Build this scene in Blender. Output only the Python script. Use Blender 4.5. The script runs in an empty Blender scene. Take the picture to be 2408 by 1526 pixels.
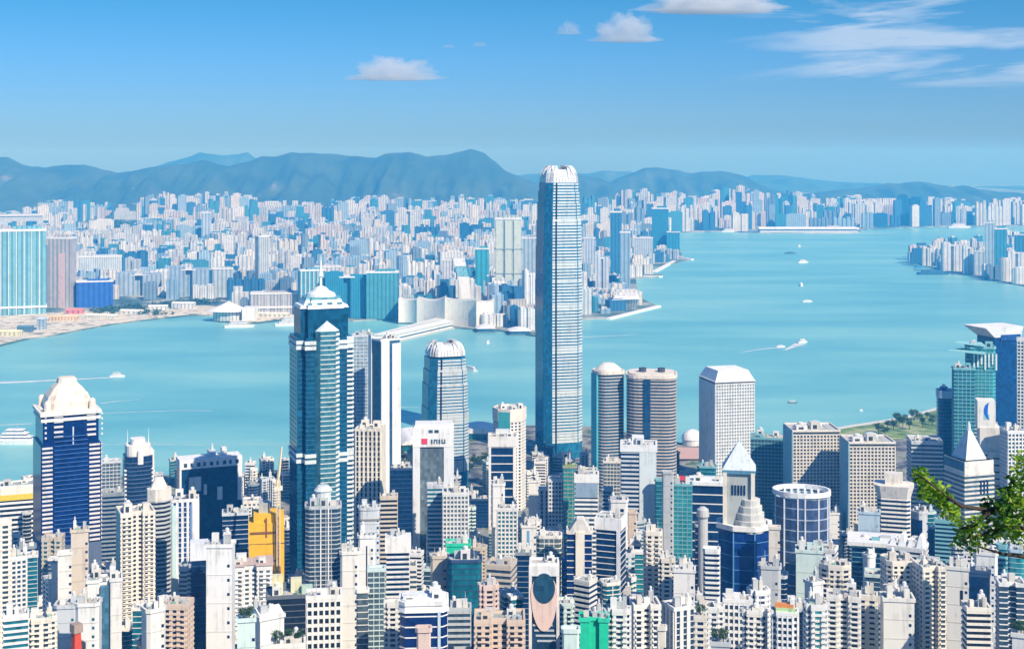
import bpy, math, random
from mathutils import Vector, noise
S = bpy.context.scene
C = S.collection
R = math.radians
F, CX, HY, CH = 3250.0, 1204.0, 367.0, 425.0      # focal length, centre column, horizon row, eye height (m)
# ------------------------------------------------------------------ camera
cd = bpy.data.cameras.new('camera'); cam = bpy.data.objects.new('camera', cd); C.objects.link(cam); S.camera = cam
cam.location = (0, 0, CH); cam.rotation_euler = (R(90), 0, 0)
cd.sensor_width = 36; cd.lens = 36 * F / 2408; cd.shift_y = -396 / 2408; cd.clip_start = 0.5; cd.clip_end = 90000
# ------------------------------------------------------------------ sky, sun, exposure
SUN_EL, SUN_AZ = 40, 142           # azimuth clockwise from the view direction: behind the right shoulder
W = bpy.data.worlds.new('World'); S.world = W; W.use_nodes = True
nt = W.node_tree; nt.nodes.clear()
def N(tree, typ, **kw):
    n = tree.nodes.new(typ)
    for k, v in kw.items():
        if k in n.inputs.keys() if isinstance(k, str) else False: n.inputs[k].default_value = v
        else: setattr(n, k, v)
    return n
def math_n(t, op, a, b=None, c=None):
    n = t.nodes.new('ShaderNodeMath'); n.operation = op
    for i, v in enumerate((a, b, c)):
        if v is None: continue
        if isinstance(v, (int, float)): n.inputs[i].default_value = v
        else: t.links.new(v, n.inputs[i])
    return n.outputs[0]
def mix_n(t, f, a, b, mode='MIX'):
    n = t.nodes.new('ShaderNodeMix'); n.data_type = 'RGBA'; n.blend_type = mode
    for s, v in ((n.inputs[0], f), (n.inputs[6], a), (n.inputs[7], b)):
        if isinstance(v, (int, float)): s.default_value = v
        elif isinstance(v, (tuple, list)): s.default_value = (*v[:3], 1)
        else: t.links.new(v, s)
    return n.outputs[2]
def ramp_n(t, fac, stops, interp='LINEAR'):
    n = t.nodes.new('ShaderNodeValToRGB'); r = n.color_ramp; r.interpolation = interp
    while len(r.elements) < len(stops): r.elements.new(0.5)
    for e, (p, c) in zip(r.elements, stops):
        e.position = p; e.color = (*c, 1) if isinstance(c, (tuple, list)) else (c, c, c, 1)
    t.links.new(fac, n.inputs[0]); return n.outputs[0]
sky = N(nt, 'ShaderNodeTexSky'); sky.sky_type = 'NISHITA'; sky.sun_disc = False
sky.sun_elevation = R(SUN_EL); sky.sun_rotation = R(SUN_AZ); sky.altitude = 400
sky.air_density = 1.15; sky.dust_density = 0.25; sky.ozone_density = 4.0
tc = N(nt, 'ShaderNodeTexCoord'); sep = N(nt, 'ShaderNodeSeparateXYZ'); nt.links.new(tc.outputs['Generated'], sep.inputs[0])
SKYTINT = (0.40, 0.80, 1.30)
skyc = mix_n(nt, 1.0, sky.outputs[0], ramp_n(nt, sep.outputs[2], [(0.0, (0.42, 0.76, 1.32)), (0.03, (0.42, 0.81, 1.55)), (0.07, (0.36, 0.82, 1.50)), (0.125, (0.22, 0.79, 1.24)), (0.5, (0.18, 0.66, 1.5))]), 'MULTIPLY')
# thin high cirrus streaks, part of the sky itself
ze = math_n(nt, 'DIVIDE', sep.outputs[2], math_n(nt, 'MAXIMUM', sep.outputs[1], 0.05))
xe = math_n(nt, 'DIVIDE', sep.outputs[0], math_n(nt, 'MAXIMUM', sep.outputs[1], 0.05))
cv = N(nt, 'ShaderNodeCombineXYZ')
nt.links.new(math_n(nt, 'MULTIPLY', xe, 5.5), cv.inputs[0])
nt.links.new(math_n(nt, 'MULTIPLY', math_n(nt, 'SUBTRACT', ze, math_n(nt, 'MULTIPLY', xe, 0.06)), 46), cv.inputs[1])
cn = N(nt, 'ShaderNodeTexNoise'); cn.inputs['Scale'].default_value = 1.0; cn.inputs['Detail'].default_value = 6; cn.inputs['Roughness'].default_value = 0.55
cn.inputs['Distortion'].default_value = 0.5
nt.links.new(cv.outputs[0], cn.inputs['Vector'])
streak = ramp_n(nt, cn.outputs[0], [(0.49, 0.0), (0.62, 1.0)])
def smooth(t, v, a, b):
    n = t.nodes.new('ShaderNodeMapRange'); n.interpolation_type = 'SMOOTHSTEP'; t.links.new(v, n.inputs[0])
    n.inputs[1].default_value = a; n.inputs[2].default_value = b; return n.outputs[0]
mask = math_n(nt, 'MULTIPLY', smooth(nt, xe, 0.13, 0.25), smooth(nt, ze, 0.035, 0.06))
wisp = math_n(nt, 'MULTIPLY', math_n(nt, 'MULTIPLY', streak, mask), 0.75)
skyc = mix_n(nt, wisp, skyc, (7.2, 9.0, 11.5))
bg = N(nt, 'ShaderNodeBackground'); bg.inputs['Strength'].default_value = 0.066
nt.links.new(skyc, bg.inputs[0]); wo = N(nt, 'ShaderNodeOutputWorld'); nt.links.new(bg.outputs[0], wo.inputs[0])
sd = bpy.data.lights.new('sun', 'SUN'); sun = bpy.data.objects.new('sun', sd); C.objects.link(sun)
sd.energy = 4.6; sd.angle = R(0.5); sd.color = (1.0, 0.94, 0.83)
az = R(SUN_AZ); to_sun = Vector((math.sin(az) * math.cos(R(SUN_EL)), math.cos(az) * math.cos(R(SUN_EL)), math.sin(R(SUN_EL))))
sun.rotation_euler = to_sun.to_track_quat('Z', 'Y').to_euler()
S.view_settings.view_transform = 'Standard'; S.view_settings.look = 'None'; S.view_settings.exposure = 0.25; S.view_settings.gamma = 1
S.cycles.volume_bounces = 6; S.cycles.max_bounces = 5; S.cycles.diffuse_bounces = 2; S.cycles.glossy_bounces = 2
S.cycles.use_denoising = True; S.cycles.caustics_reflective = False; S.cycles.caustics_refractive = False
rnd = random.Random(7)

# ------------------------------------------------------------------ geometry helpers
class MB:
    def __init__(s): s.v = []; s.f = []
    def add(s, vs, fs):
        o = len(s.v); s.v += vs; s.f += [tuple(i + o for i in f) for f in fs]; return s
    def box(s, x0, x1, y0, y1, z0, z1):
        return s.add([(x0,y0,z0),(x1,y0,z0),(x1,y1,z0),(x0,y1,z0),(x0,y0,z1),(x1,y0,z1),(x1,y1,z1),(x0,y1,z1)],
                     [(0,3,2,1),(4,5,6,7),(0,1,5,4),(1,2,6,5),(2,3,7,6),(3,0,4,7)])
    def loft(s, a, z0, b, z1, cap=True, bottom=False):
        n = len(a); vs = [(x, y, z0) for x, y in a] + [(x, y, z1) for x, y in b]
        fs = [(i, (i+1) % n, n + (i+1) % n, n + i) for i in range(n)]
        if cap: fs.append(tuple(range(n, 2*n)))
        if bottom: fs.append(tuple(reversed(range(n))))
        return s.add(vs, fs)
    def prism(s, p, z0, z1, cap=True, bottom=False): return s.loft(p, z0, p, z1, cap, bottom)
    def cone(s, p, z0, z1, c=None):
        n = len(p); cx = sum(q[0] for q in p)/n if c is None else c[0]; cy = sum(q[1] for q in p)/n if c is None else c[1]
        return s.add([(x, y, z0) for x, y in p] + [(cx, cy, z1)], [(i, (i+1) % n, n) for i in range(n)] + [tuple(reversed(range(n)))])
    def ring(s, p, o, z0, z1, i=0.0):                      # a belt round footprint p from offset i out to offset o
        a = offset(p, o); b = offset(p, i); n = len(p)
        vs = [(x,y,z0) for x,y in a] + [(x,y,z1) for x,y in a] + [(x,y,z1) for x,y in b] + [(x,y,z0) for x,y in b]
        fs = []
        for k in range(n):
            j = (k+1) % n
            fs += [(k,j,n+j,n+k), (n+k,n+j,2*n+j,2*n+k), (3*n+k,3*n+j,j,k)]
            if i < 0: fs.append((2*n+k,2*n+j,3*n+j,3*n+k))
        return s.add(vs, fs)
    def ebox(s, p, q, u0, u1, z0, z1, o1, o0=-0.1):         # a box laid along the wall p-q
        dx, dy = q[0]-p[0], q[1]-p[1]; L = math.hypot(dx, dy); dx /= L; dy /= L; nx, ny = dy, -dx
        P = lambda u, o, z: (p[0]+dx*u+nx*o, p[1]+dy*u+ny*o, z)
        return s.add([P(u0,o1,z0),P(u1,o1,z0),P(u1,o0,z0),P(u0,o0,z0),P(u0,o1,z1),P(u1,o1,z1),P(u1,o0,z1),P(u0,o0,z1)],
                     [(0,3,2,1),(4,5,6,7),(0,1,5,4),(1,2,6,5),(3,0,4,7)])
    def tube(s, pts, rads, n=8):
        rings = []
        for i, p in enumerate(pts):
            p = Vector(p); d = (Vector(pts[min(i+1, len(pts)-1)]) - Vector(pts[max(i-1, 0)])).normalized()
            a = d.orthogonal().normalized(); b = d.cross(a)
            rings.append([tuple(p + (a*math.cos(t*2*math.pi/n) + b*math.sin(t*2*math.pi/n))*rads[i]) for t in range(n)])
        vs = [v for r in rings for v in r]; fs = []
        for i in range(len(rings)-1):
            for t in range(n): fs.append((i*n+t, i*n+(t+1) % n, (i+1)*n+(t+1) % n, (i+1)*n+t))
        fs.append(tuple(reversed(range(n)))); fs.append(tuple(range(len(vs)-n, len(vs))))
        return s.add(vs, fs)
    def lathe(s, prof, c=(0, 0), n=20, sq=0.0):
        def rr(t): return 1.0 / max(abs(math.cos(t)), abs(math.sin(t)))**sq
        vs = []; fs = []
        for r, z in prof:
            for k in range(n):
                t = 2*math.pi*(k+.5)/n; vs.append((c[0]+math.cos(t)*r*rr(t), c[1]+math.sin(t)*r*rr(t), z))
        for i in range(len(prof)-1):
            for k in range(n): fs.append((i*n+k, i*n+(k+1) % n, (i+1)*n+(k+1) % n, (i+1)*n+k))
        fs.append(tuple(range(len(vs)-n, len(vs))))
        return s.add(vs, fs)
def offset(p, o):
    n = len(p); out = []
    for i in range(n):
        a, b, c = p[i-1], p[i], p[(i+1) % n]
        d1 = (b[0]-a[0], b[1]-a[1]); d2 = (c[0]-b[0], c[1]-b[1])
        l1 = math.hypot(*d1) or 1; l2 = math.hypot(*d2) or 1
        n1 = (d1[1]/l1, -d1[0]/l1); n2 = (d2[1]/l2, -d2[0]/l2)
        k = 1 + n1[0]*n2[0] + n1[1]*n2[1]
        k = max(k, 0.3); out.append((b[0] + (n1[0]+n2[0])*o/k, b[1] + (n1[1]+n2[1])*o/k))
    return out
def link(o, parent=None):
    C.objects.link(o)
    if parent is not None: o.parent = parent
    return o
def obj(name, mb, mat, parent=None, col=None, smooth_=False):
    me = bpy.data.meshes.new(name); me.from_pydata(mb.v, [], mb.f); me.materials.append(mat)
    if smooth_:
        me.polygons.foreach_set('use_smooth', [True]*len(me.polygons))
    o = bpy.data.objects.new(name, me); link(o, parent)
    if col: o.color = (*col, 1)
    return o
def tag(o, label=None, cat=None, group=None, kind=None):
    for k, v in (('label', label), ('category', cat), ('group', group), ('kind', kind)):
        if v: o[k] = v
    return o
def thing(name, loc, rz, label, cat, group=None):
    o = bpy.data.objects.new(name, None); link(o); o.location = loc; o.rotation_euler = (0, 0, rz); o.empty_display_size = 5
    return tag(o, label, cat, group)
def X(px, Y): return (px-CX)/F*Y
def Z(py, Y): return CH-(py-HY)/F*Y
def seaY(py): return CH*F/(py-HY)
def sea(px, py, z=0): Y = seaY(py); return (X(px, Y), Y, z)

# ------------------------------------------------------------------ materials
def mat(name):
    m = bpy.data.materials.new(name); m.use_nodes = True; t = m.node_tree; t.nodes.clear()
    out = t.nodes.new('ShaderNodeOutputMaterial'); b = t.nodes.new('ShaderNodeBsdfPrincipled'); t.links.new(b.outputs[0], out.inputs[0])
    return m, t, b
def noise_n(t, vec, scale, detail=3, rough=0.5, typ='ShaderNodeTexNoise'):
    n = t.nodes.new(typ); n.inputs['Scale'].default_value = scale; n.inputs['Detail'].default_value = detail
    n.inputs['Roughness'].default_value = rough
    if vec is not None: t.links.new(vec, n.inputs['Vector'])
    return n.outputs[0]
def coords(t, kind='Object'): return t.nodes.new('ShaderNodeTexCoord').outputs[kind]
def scaled(t, vec, s):
    n = t.nodes.new('ShaderNodeMapping'); n.inputs['Scale'].default_value = s; t.links.new(vec, n.inputs[0]); return n.outputs[0]
def wall_mat():
    m, t, b = mat('painted_wall'); oi = t.nodes.new('ShaderNodeObjectInfo'); c = coords(t)
    streaks = noise_n(t, scaled(t, c, (0.35, 0.35, 0.02)), 1.0, 4, 0.6)
    blot = noise_n(t, c, 0.12, 3)
    d = ramp_n(t, math_n(t, 'ADD', math_n(t, 'MULTIPLY', streaks, 0.6), math_n(t, 'MULTIPLY', blot, 0.4)), [(0.30, (0.60, 0.59, 0.55)), (0.48, (1, 1, 1)), (0.7, (1.05, 1.04, 1.0))])
    t.links.new(mix_n(t, 1.0, oi.outputs['Color'], d, 'MULTIPLY'), b.inputs['Base Color'])
    b.inputs['Roughness'].default_value = 0.8; return m
def glass_mat():
    m, t, b = mat('window_glass'); oi = t.nodes.new('ShaderNodeObjectInfo'); c = coords(t)
    sn = t.nodes.new('ShaderNodeVectorMath'); sn.operation = 'SNAP'; t.links.new(c, sn.inputs[0]); sn.inputs[1].default_value = (2.7, 2.7, 3.6)
    wn = t.nodes.new('ShaderNodeTexWhiteNoise'); wn.noise_dimensions = '3D'; t.links.new(sn.outputs[0], wn.inputs['Vector'])
    big = noise_n(t, scaled(t, c, (0.06, 0.06, 0.02)), 1.0, 2)
    v = math_n(t, 'ADD', math_n(t, 'MULTIPLY', wn.outputs[0], 0.7), math_n(t, 'MULTIPLY', big, 0.5))
    k = ramp_n(t, v, [(0.15, 0.6), (0.6, 1.0), (0.97, 1.35), (1.0, 1.9)])
    t.links.new(mix_n(t, 1.0, oi.outputs['Color'], k, 'MULTIPLY'), b.inputs['Base Color'])
    b.inputs['Roughness'].default_value = 0.12; b.inputs['IOR'].default_value = 1.38; b.inputs['Metallic'].default_value = 0.0
    return m
def far_mat():                                    # facades too far off to show single windows: bays, slots and floors
    m, t, b = mat('distant_facade'); oi = t.nodes.new('ShaderNodeObjectInfo'); c = coords(t, 'Object')
    sp = t.nodes.new('ShaderNodeSeparateXYZ'); t.links.new(c, sp.inputs[0])
    g = t.nodes.new('ShaderNodeNewGeometry'); sg = t.nodes.new('ShaderNodeSeparateXYZ'); t.links.new(g.outputs['Normal'], sg.inputs[0])
    side = math_n(t, 'GREATER_THAN', math_n(t, 'ABSOLUTE', sg.outputs[0]), 0.7)
    u = math_n(t, 'ADD', math_n(t, 'MULTIPLY', sp.outputs[0], math_n(t, 'SUBTRACT', 1.0, side)), math_n(t, 'MULTIPLY', sp.outputs[1], side))
    per = math_n(t, 'ADD', 6.0, math_n(t, 'MULTIPLY', oi.outputs['Random'], 9.0))
    bay = math_n(t, 'GREATER_THAN', math_n(t, 'FRACT', math_n(t, 'DIVIDE', u, per)), 0.62)
    fl = math_n(t, 'GREATER_THAN', math_n(t, 'FRACT', math_n(t, 'DIVIDE', sp.outputs[2], 3.4)), 0.55)
    up = math_n(t, 'LESS_THAN', sg.outputs[2], 0.5)
    w = math_n(t, 'MULTIPLY', math_n(t, 'MINIMUM', math_n(t, 'ADD', math_n(t, 'MULTIPLY', bay, 0.6), math_n(t, 'MULTIPLY', fl, 0.22)), 1.0), up)
    dark = mix_n(t, 1.0, oi.outputs['Color'], (0.22, 0.33, 0.42), 'MULTIPLY')
    base = mix_n(t, 1.0, oi.outputs['Color'], ramp_n(t, noise_n(t, c, 0.05, 3), [(0.3, (0.75, 0.74, 0.72)), (0.65, (1.0, 1.0, 1.0))]), 'MULTIPLY')
    t.links.new(mix_n(t, w, base, dark), b.inputs['Base Color']); b.inputs['Roughness'].default_value = 0.6; return m
def noise_mat(name, stops, scale, rough=0.9, detail=5, world=False, bump=0):
    m, t, b = mat(name); c = coords(t)
    n = noise_n(t, c, scale, detail, 0.6)
    t.links.new(ramp_n(t, n, stops), b.inputs['Base Color']); b.inputs['Roughness'].default_value = rough
    if bump:
        bp = t.nodes.new('ShaderNodeBump'); bp.inputs['Strength'].default_value = bump; bp.inputs['Distance'].default_value = 30
        t.links.new(n, bp.inputs['Height']); t.links.new(bp.outputs[0], b.inputs['Normal'])
    return m
def flat_mat(name, c, rough=0.6, metal=0):
    m, t, b = mat(name); n = noise_n(t, coords(t), 0.4, 3)
    t.links.new(ramp_n(t, n, [(0.3, tuple(k*0.82 for k in c)), (0.7, c)]), b.inputs['Base Color'])
    b.inputs['Roughness'].default_value = rough; b.inputs['Metallic'].default_value = metal; return m
WALL, GLASS, FAR = wall_mat(), glass_mat(), far_mat()
ROOF = WALL
def water_mat():
    m, t, b = mat('harbour_water'); c = coords(t)
    n1 = noise_n(t, scaled(t, c, (0.0012, 0.0035, 1)), 1.0, 4, 0.55)
    n2 = noise_n(t, scaled(t, c, (0.02, 0.05, 1)), 1.0, 3, 0.6)
    v = math_n(t, 'ADD', math_n(t, 'MULTIPLY', n1, 0.88), math_n(t, 'MULTIPLY', n2, 0.12))
    t.links.new(ramp_n(t, v, [(0.32, (0.12, 0.40, 0.45)), (0.5, (0.19, 0.50, 0.51)), (0.68, (0.29, 0.60, 0.56))]), b.inputs['Base Color'])
    bp = t.nodes.new('ShaderNodeBump'); bp.inputs['Strength'].default_value = 0.35; bp.inputs['Distance'].default_value = 0.6
    t.links.new(noise_n(t, scaled(t, c, (0.12, 0.25, 1)), 1.0, 4, 0.65), bp.inputs['Height']); t.links.new(bp.outputs[0], b.inputs['Normal'])
    b.inputs['Roughness'].default_value = 0.35; b.inputs['IOR'].default_value = 1.33; return m
WATER = water_mat()
CITYGROUND = noise_mat('city_ground', [(0.30, (0.04, 0.05, 0.06)), (0.45, (0.09, 0.10, 0.11)), (0.55, (0.34, 0.33, 0.30)), (0.62, (0.10, 0.16, 0.06)), (0.75, (0.05, 0.10, 0.035))], 0.03)
FARGROUND = noise_mat('far_shore_ground', [(0.38, (0.03, 0.09, 0.09)), (0.48, (0.10, 0.17, 0.16)), (0.58, (0.45, 0.44, 0.38)), (0.66, (0.05, 0.13, 0.08))], 0.006)
RECLAIMED = noise_mat('reclaimed_ground', [(0.34, (0.06, 0.14, 0.10)), (0.42, (0.50, 0.44, 0.32)), (0.50, (0.78, 0.72, 0.58)), (0.58, (0.70, 0.62, 0.46)), (0.64, (0.26, 0.22, 0.17)), (0.70, (0.72, 0.68, 0.58))], 0.022)
HILL = noise_mat('forested_hill', [(0.35, (0.015, 0.045, 0.03)), (0.5, (0.035, 0.075, 0.04)), (0.66, (0.06, 0.10, 0.06)), (0.76, (0.22, 0.20, 0.16))], 0.0022, 0.95, 8, bump=0.2)
LAWN = noise_mat('park_lawn', [(0.35, (0.06, 0.14, 0.04)), (0.5, (0.22, 0.32, 0.10)), (0.65, (0.45, 0.45, 0.28))], 0.03)

# ------------------------------------------------------------------ sea and land
obj('sea', MB().add([(-9000, 300, 0), (9000, 300, 0), (9000, 20300, 0), (-9000, 20300, 0)], [(0,1,2,3)]), WATER)['kind'] = 'structure'
def hillz(Y):
    pts = [(-40, 423.2), (0, 423), (30, 411), (80, 380), (200, 300), (400, 200), (600, 135), (900, 62), (1200, 24), (1500, 7), (1650, 4), (3000, 4)]
    for (a, za), (b, zb) in zip(pts, pts[1:]):
        if Y <= b:
            t = max(0, (Y-a)/(b-a)); return za + (zb-za)*t
    return 4
NEAR_SHORE = [(-400, 1165), (0, 1137), (240, 1128), (420, 1122), (560, 1117), (690, 1108), (800, 1060), (940, 1038), (1100, 1010), (1250, 1005), (1400, 1008), (1600, 1046), (1680, 1048),
              (1850, 1032), (1930, 1018), (2000, 1006), (2060, 997), (2130, 985), (2200, 965), (2300, 945), (2450, 915), (2900, 860)]
def interp(pts, x):
    for (a, ya), (b, yb) in zip(pts, pts[1:]):
        if x <= b: return ya + (yb-ya)*(max(x, a)-a)/(b-a)
    return pts[-1][1]
g = MB(); cols = list(range(-400, 2901, 50)); rows = [-40, -10, 0, 8, 16, 25, 40, 60, 90, 130, 200, 300, 400, 500, 600, 700, 800, 900, 1000, 1150, 1300, 1450, 1600, 1700]
nr = len(rows) + 2
for px in cols:
    ys = seaY(interp(NEAR_SHORE, px))
    for Y in rows:
        Y2 = min(Y, ys - 25); w = max(Y2, 160); Yq = Y2
        g.v.append((X(px, w), Yq, hillz(Y2) + noise.noise((X(px, w)*0.004, Y2*0.004, 0))*min(14, max(0, (1300-Y2)*0.02))*(1 if Y2 > 90 else 0)))
    g.v.append((X(px, ys), ys, 3.5)); g.v.append((X(px, ys), ys, -0.5))
for i in range(len(cols)-1):
    for j in range(nr-1):
        a = i*nr+j; g.f.append((a, a+nr, a+nr+1, a+1))
obj('ground', g, CITYGROUND)['kind'] = 'structure'
FAR_SHORE = [(-400, 900), (-60, 832), (0, 815), (60, 800), (120, 792), (180, 780), (260, 765), (340, 755), (430, 745), (520, 742), (545, 768), (600, 762), (660, 755), (700, 748), (830, 756), (900, 752), (1000, 766),
             (1060, 772), (1180, 780), (1260, 792), (1330, 778), (1372, 752), (1430, 750), (1500, 735), (1548, 722), (1525, 712), (1500, 700), (1495, 656), (1558, 652), (1556, 647), (1500, 641), (1560, 627), (1622, 612),
             (1604, 603), (1597, 580), (1598, 548), (1700, 545), (1785, 549), (2015, 549), (2030, 541), (2100, 538), (2200, 534), (2800, 530)]
def land(name, pts, back, z=3.0, m=FARGROUND):
    p = [sea(a, b)[:2] for a, b in pts] + back
    area = sum(p[i][0]*p[(i+1) % len(p)][1]-p[(i+1) % len(p)][0]*p[i][1] for i in range(len(p)))
    if area < 0: p = p[::-1]
    mb = MB().prism(p, -0.5, z); o = obj(name, mb, m); o['kind'] = 'structure'; return p
FARP = land('far_shore', FAR_SHORE, [(8800, 20000), (-8800, 20000)])
ISLP = land('east_shore', [(2142, 604), (2152, 618), (2175, 627), (2240, 641), (2330, 658), (2480, 688)], [sea(2700, 640)[:2], sea(2600, 575)[:2], sea(2400, 575)[:2], sea(2300, 590)[:2], sea(2210, 598)[:2]])
def inside(p, x, y):
    c = False
    for i in range(len(p)):
        (x0, y0), (x1, y1) = p[i-1], p[i]
        if (y0 > y) != (y1 > y) and x < (x1-x0)*(y-y0)/(y1-y0)+x0: c = not c
    return c
def ridge(name, pts, D, front, seed):
    mb = MB(); n = 0; xs = []
    x = pts[0][0]
    while x <= pts[-1][0]: xs.append(x); x += 5
    K = 26; M = K + 6
    for px in xs:
        py = interp(pts, px); zr = Z(py, D) + 12*noise.noise((px*0.03, seed, 0))
        for k in range(M):
            if k <= K:
                t = k/K; Y = D-front+front*t; sh = t**1.15
                zz = zr*sh + (noise.noise((px*0.010, Y*0.0006, seed)) * 190 + noise.noise((px*0.035, Y*0.0018, seed+3))*75 + noise.noise((px*0.09, Y*0.004, seed+9))*22) * math.sin(math.pi*t)**1.2 * min(1, zr/300)
                zz = min(zz, CH + (zr-CH)*(Y/D) - 6 if t < 1 else zr)
            else:
                t = (k-K)/(M-1-K); Y = D+2200*t; zz = zr*(1-t)
            mb.v.append((X(px, D)*(0.96+0.04*Y/D), Y, zz-0.5 if k in (0, M-1) else zz))
    for i in range(len(xs)-1):
        for k in range(M-1):
            a = i*M+k; mb.f.append((a, a+M, a+M+1, a+1))
    o = obj(name, mb, HILL, smooth_=True); o['kind'] = 'structure'; return o
ridge('mountain', [(-300, 380), (-40, 368), (0, 370), (20, 372), (50, 385), (75, 393), (105, 394), (150, 388), (200, 388), (240, 398), (280, 407), (320, 400), (370, 391), (430, 387), (478, 376), (510, 385), (538, 392),
      (580, 380), (615, 370), (650, 367), (685, 360), (740, 360), (800, 364), (860, 370), (885, 372), (905, 362), (960, 357), (1005, 369), (1060, 362), (1105, 351), (1140, 360), (1165, 380), (1185, 400), (1210, 412),
      (1245, 425), (1290, 440), (1340, 455), (1400, 470)], 11200, 1900, 1)
ridge('mountain', [(1230, 470), (1290, 425), (1340, 410), (1385, 413), (1410, 420), (1435, 429), (1480, 408), (1515, 397), (1540, 394), (1590, 400), (1630, 407), (1690, 402), (1720, 405), (1760, 420), (1790, 435), (1840, 452), (1900, 470)], 12600, 1700, 2)
ridge('mountain', [(1860, 470), (1930, 452), (1990, 445), (2040, 440), (2090, 432), (2160, 427), (2200, 434), (2240, 440), (2262, 435), (2300, 445), (2340, 450), (2420, 456), (2520, 462), (2700, 470)], 12000, 1400, 3)
ridge('hills', [(1150, 430), (1210, 412), (1290, 408), (1380, 408), (1420, 402), (1480, 404), (1540, 412), (1640, 440), (1700, 432), (1740, 420), (1770, 412), (1830, 412), (1900, 420), (1990, 430), (2060, 430), (2120, 440), (2250, 455),
      (2340, 448), (2400, 443), (2560, 440), (2800, 450)], 17500, 1500, 4)
ridge('hills', [(330, 410), (365, 392), (400, 380), (450, 368), (470, 358), (520, 366), (560, 364), (582, 356), (600, 372), (640, 390), (700, 410)], 17200, 1500, 5)

# ------------------------------------------------------------------ palettes
COL = dict(W=(.80,.80,.78), C=(.80,.75,.65), I=(.82,.80,.74), G=(.52,.55,.56), S=(.28,.33,.37), D=(.12,.14,.16), T=(.20,.46,.50), M=(.62,.76,.72), P=(.74,.58,.50), K=(.70,.55,.43), Y=(.85,.42,.015),
           E=(.03,.62,.38), B=(.10,.22,.50), A=(.48,.62,.72), R=(.72,.09,.03), O=(.75,.30,.10), L=(.34,.36,.22), U=(.62,.66,.70), N=(.03,.07,.16), H=(.62,.54,.44))
GL = dict(n=(.005,.026,.085), b=(.008,.05,.18), t=(.012,.14,.19), k=(.012,.018,.03), g=(.09,.13,.15), s=(.035,.07,.11), e=(.03,.25,.28), d=(.025,.09,.15), w=(.25,.36,.42), v=(.004,.022,.12))

def place(x0, x1, Y, s=0.0, r=1.0):
    """Footprint of a building of which x0..x1 shows at distance Y; s = share of it that is the left (+) or right (-) side."""
    Wd = (x1-x0)/F*Y; xc = X((x0+x1)/2, Y); phi = math.atan2(xc, Y); a = abs(s)
    Wd *= 1.0/math.sqrt(1+(xc/Y)**2)
    te = math.atan(a/(1-a)/r) if a > 0 else 0
    w = Wd/(math.cos(te)+r*math.sin(te)); d = r*w
    rz = (te if s >= 0 else -te) - phi
    cy = Y + (w*math.sin(te)+d*math.cos(te))/2*0.6
    return xc*cy/Y, cy, rz, w*cy/Y, d*cy/Y
def foot(shape, w, d, rr=None):
    a, b = w/2, d/2
    if shape == 'R': return [(-a,-b),(a,-b),(a,b),(-a,b)]
    if shape == 'C': c = 0.16*min(w, d); return [(-a+c,-b),(a-c,-b),(a,-b+c),(a,b-c),(a-c,b),(-a+c,b),(-a,b-c),(-a,-b+c)]
    if shape == 'X':
        c = 0.2*w; e = 0.2*d; return [(-a+c,-b),(a-c,-b),(a-c,-b+e),(a,-b+e),(a,b-e),(a-c,b-e),(a-c,b),(-a+c,b),(-a+c,b-e),(-a,b-e),(-a,-b+e),(-a+c,-b+e)]
    if shape == 'H':                                     # a front recess between two wings
        c = 0.17*w; e = min(3.5, d*.2); return [(-a,-b),(-c,-b),(-c,-b+e),(c,-b+e),(c,-b),(a,-b),(a,b),(c,b),(c,b-e),(-c,b-e),(-c,b),(-a,b)]
    if shape == 'Q':
        c = 0.3*min(w, d); out = []
        for cx, cy, t0 in ((a-c, -b+c, -90), (a-c, b-c, 0), (-a+c, b-c, 90), (-a+c, -b+c, 180)):
            for k in range(5): t = R(t0+k*22.5); out.append((cx+c*math.cos(t), cy+c*math.sin(t)))
        return out
    n = 8 if shape == 'O' else 24
    return [(a*math.cos(2*math.pi*(k+.5)/n), b*math.sin(2*math.pi*(k+.5)/n)) for k in range(n)]
def edges(p):
    for i in range(len(p)):
        a, b = p[i], p[(i+1) % len(p)]; L = math.hypot(b[0]-a[0], b[1]-a[1])
        if L > 0.6: yield a, b, L
def clad(p, z0, z1, style, fh, bay=None, mb=None):
    """The wall pieces that stand proud of the glass: belts at each floor and piers between bays."""
    mb = mb or MB()
    bf, pw, po, bo = dict(b=(.45, 0, 0, .55), g=(.40, .34, .75, .5), r=(.43, .46, .45, .7), v=(.16, .5, .8, .3), l=(.12, 0, 0, .25), m=(.22, .12, .35, .22))[style]
    bay = bay or dict(g=3.4, r=5.2, v=4.2, m=4.0).get(style, 4)
    n = max(1, int(round((z1-z0)/fh))); h = (z1-z0)/n
    for k in range(n): mb.ring(p, bo, z0+(k+1-bf)*h, z0+(k+1)*h-0.02 if k < n-1 else z1-0.05)
    if pw:
        for a, b, L in edges(p):
            nb = max(1, int(round(L/bay))); q = L/nb
            for i in range(nb+1):
                u0 = max(i*q-pw*q/2, 0.02); u1 = min(i*q+pw*q/2, L-0.02)
                if u1-u0 > 0.3: mb.ebox(a, b, u0, u1, z0, z1-0.3, po)
    return mb
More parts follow.
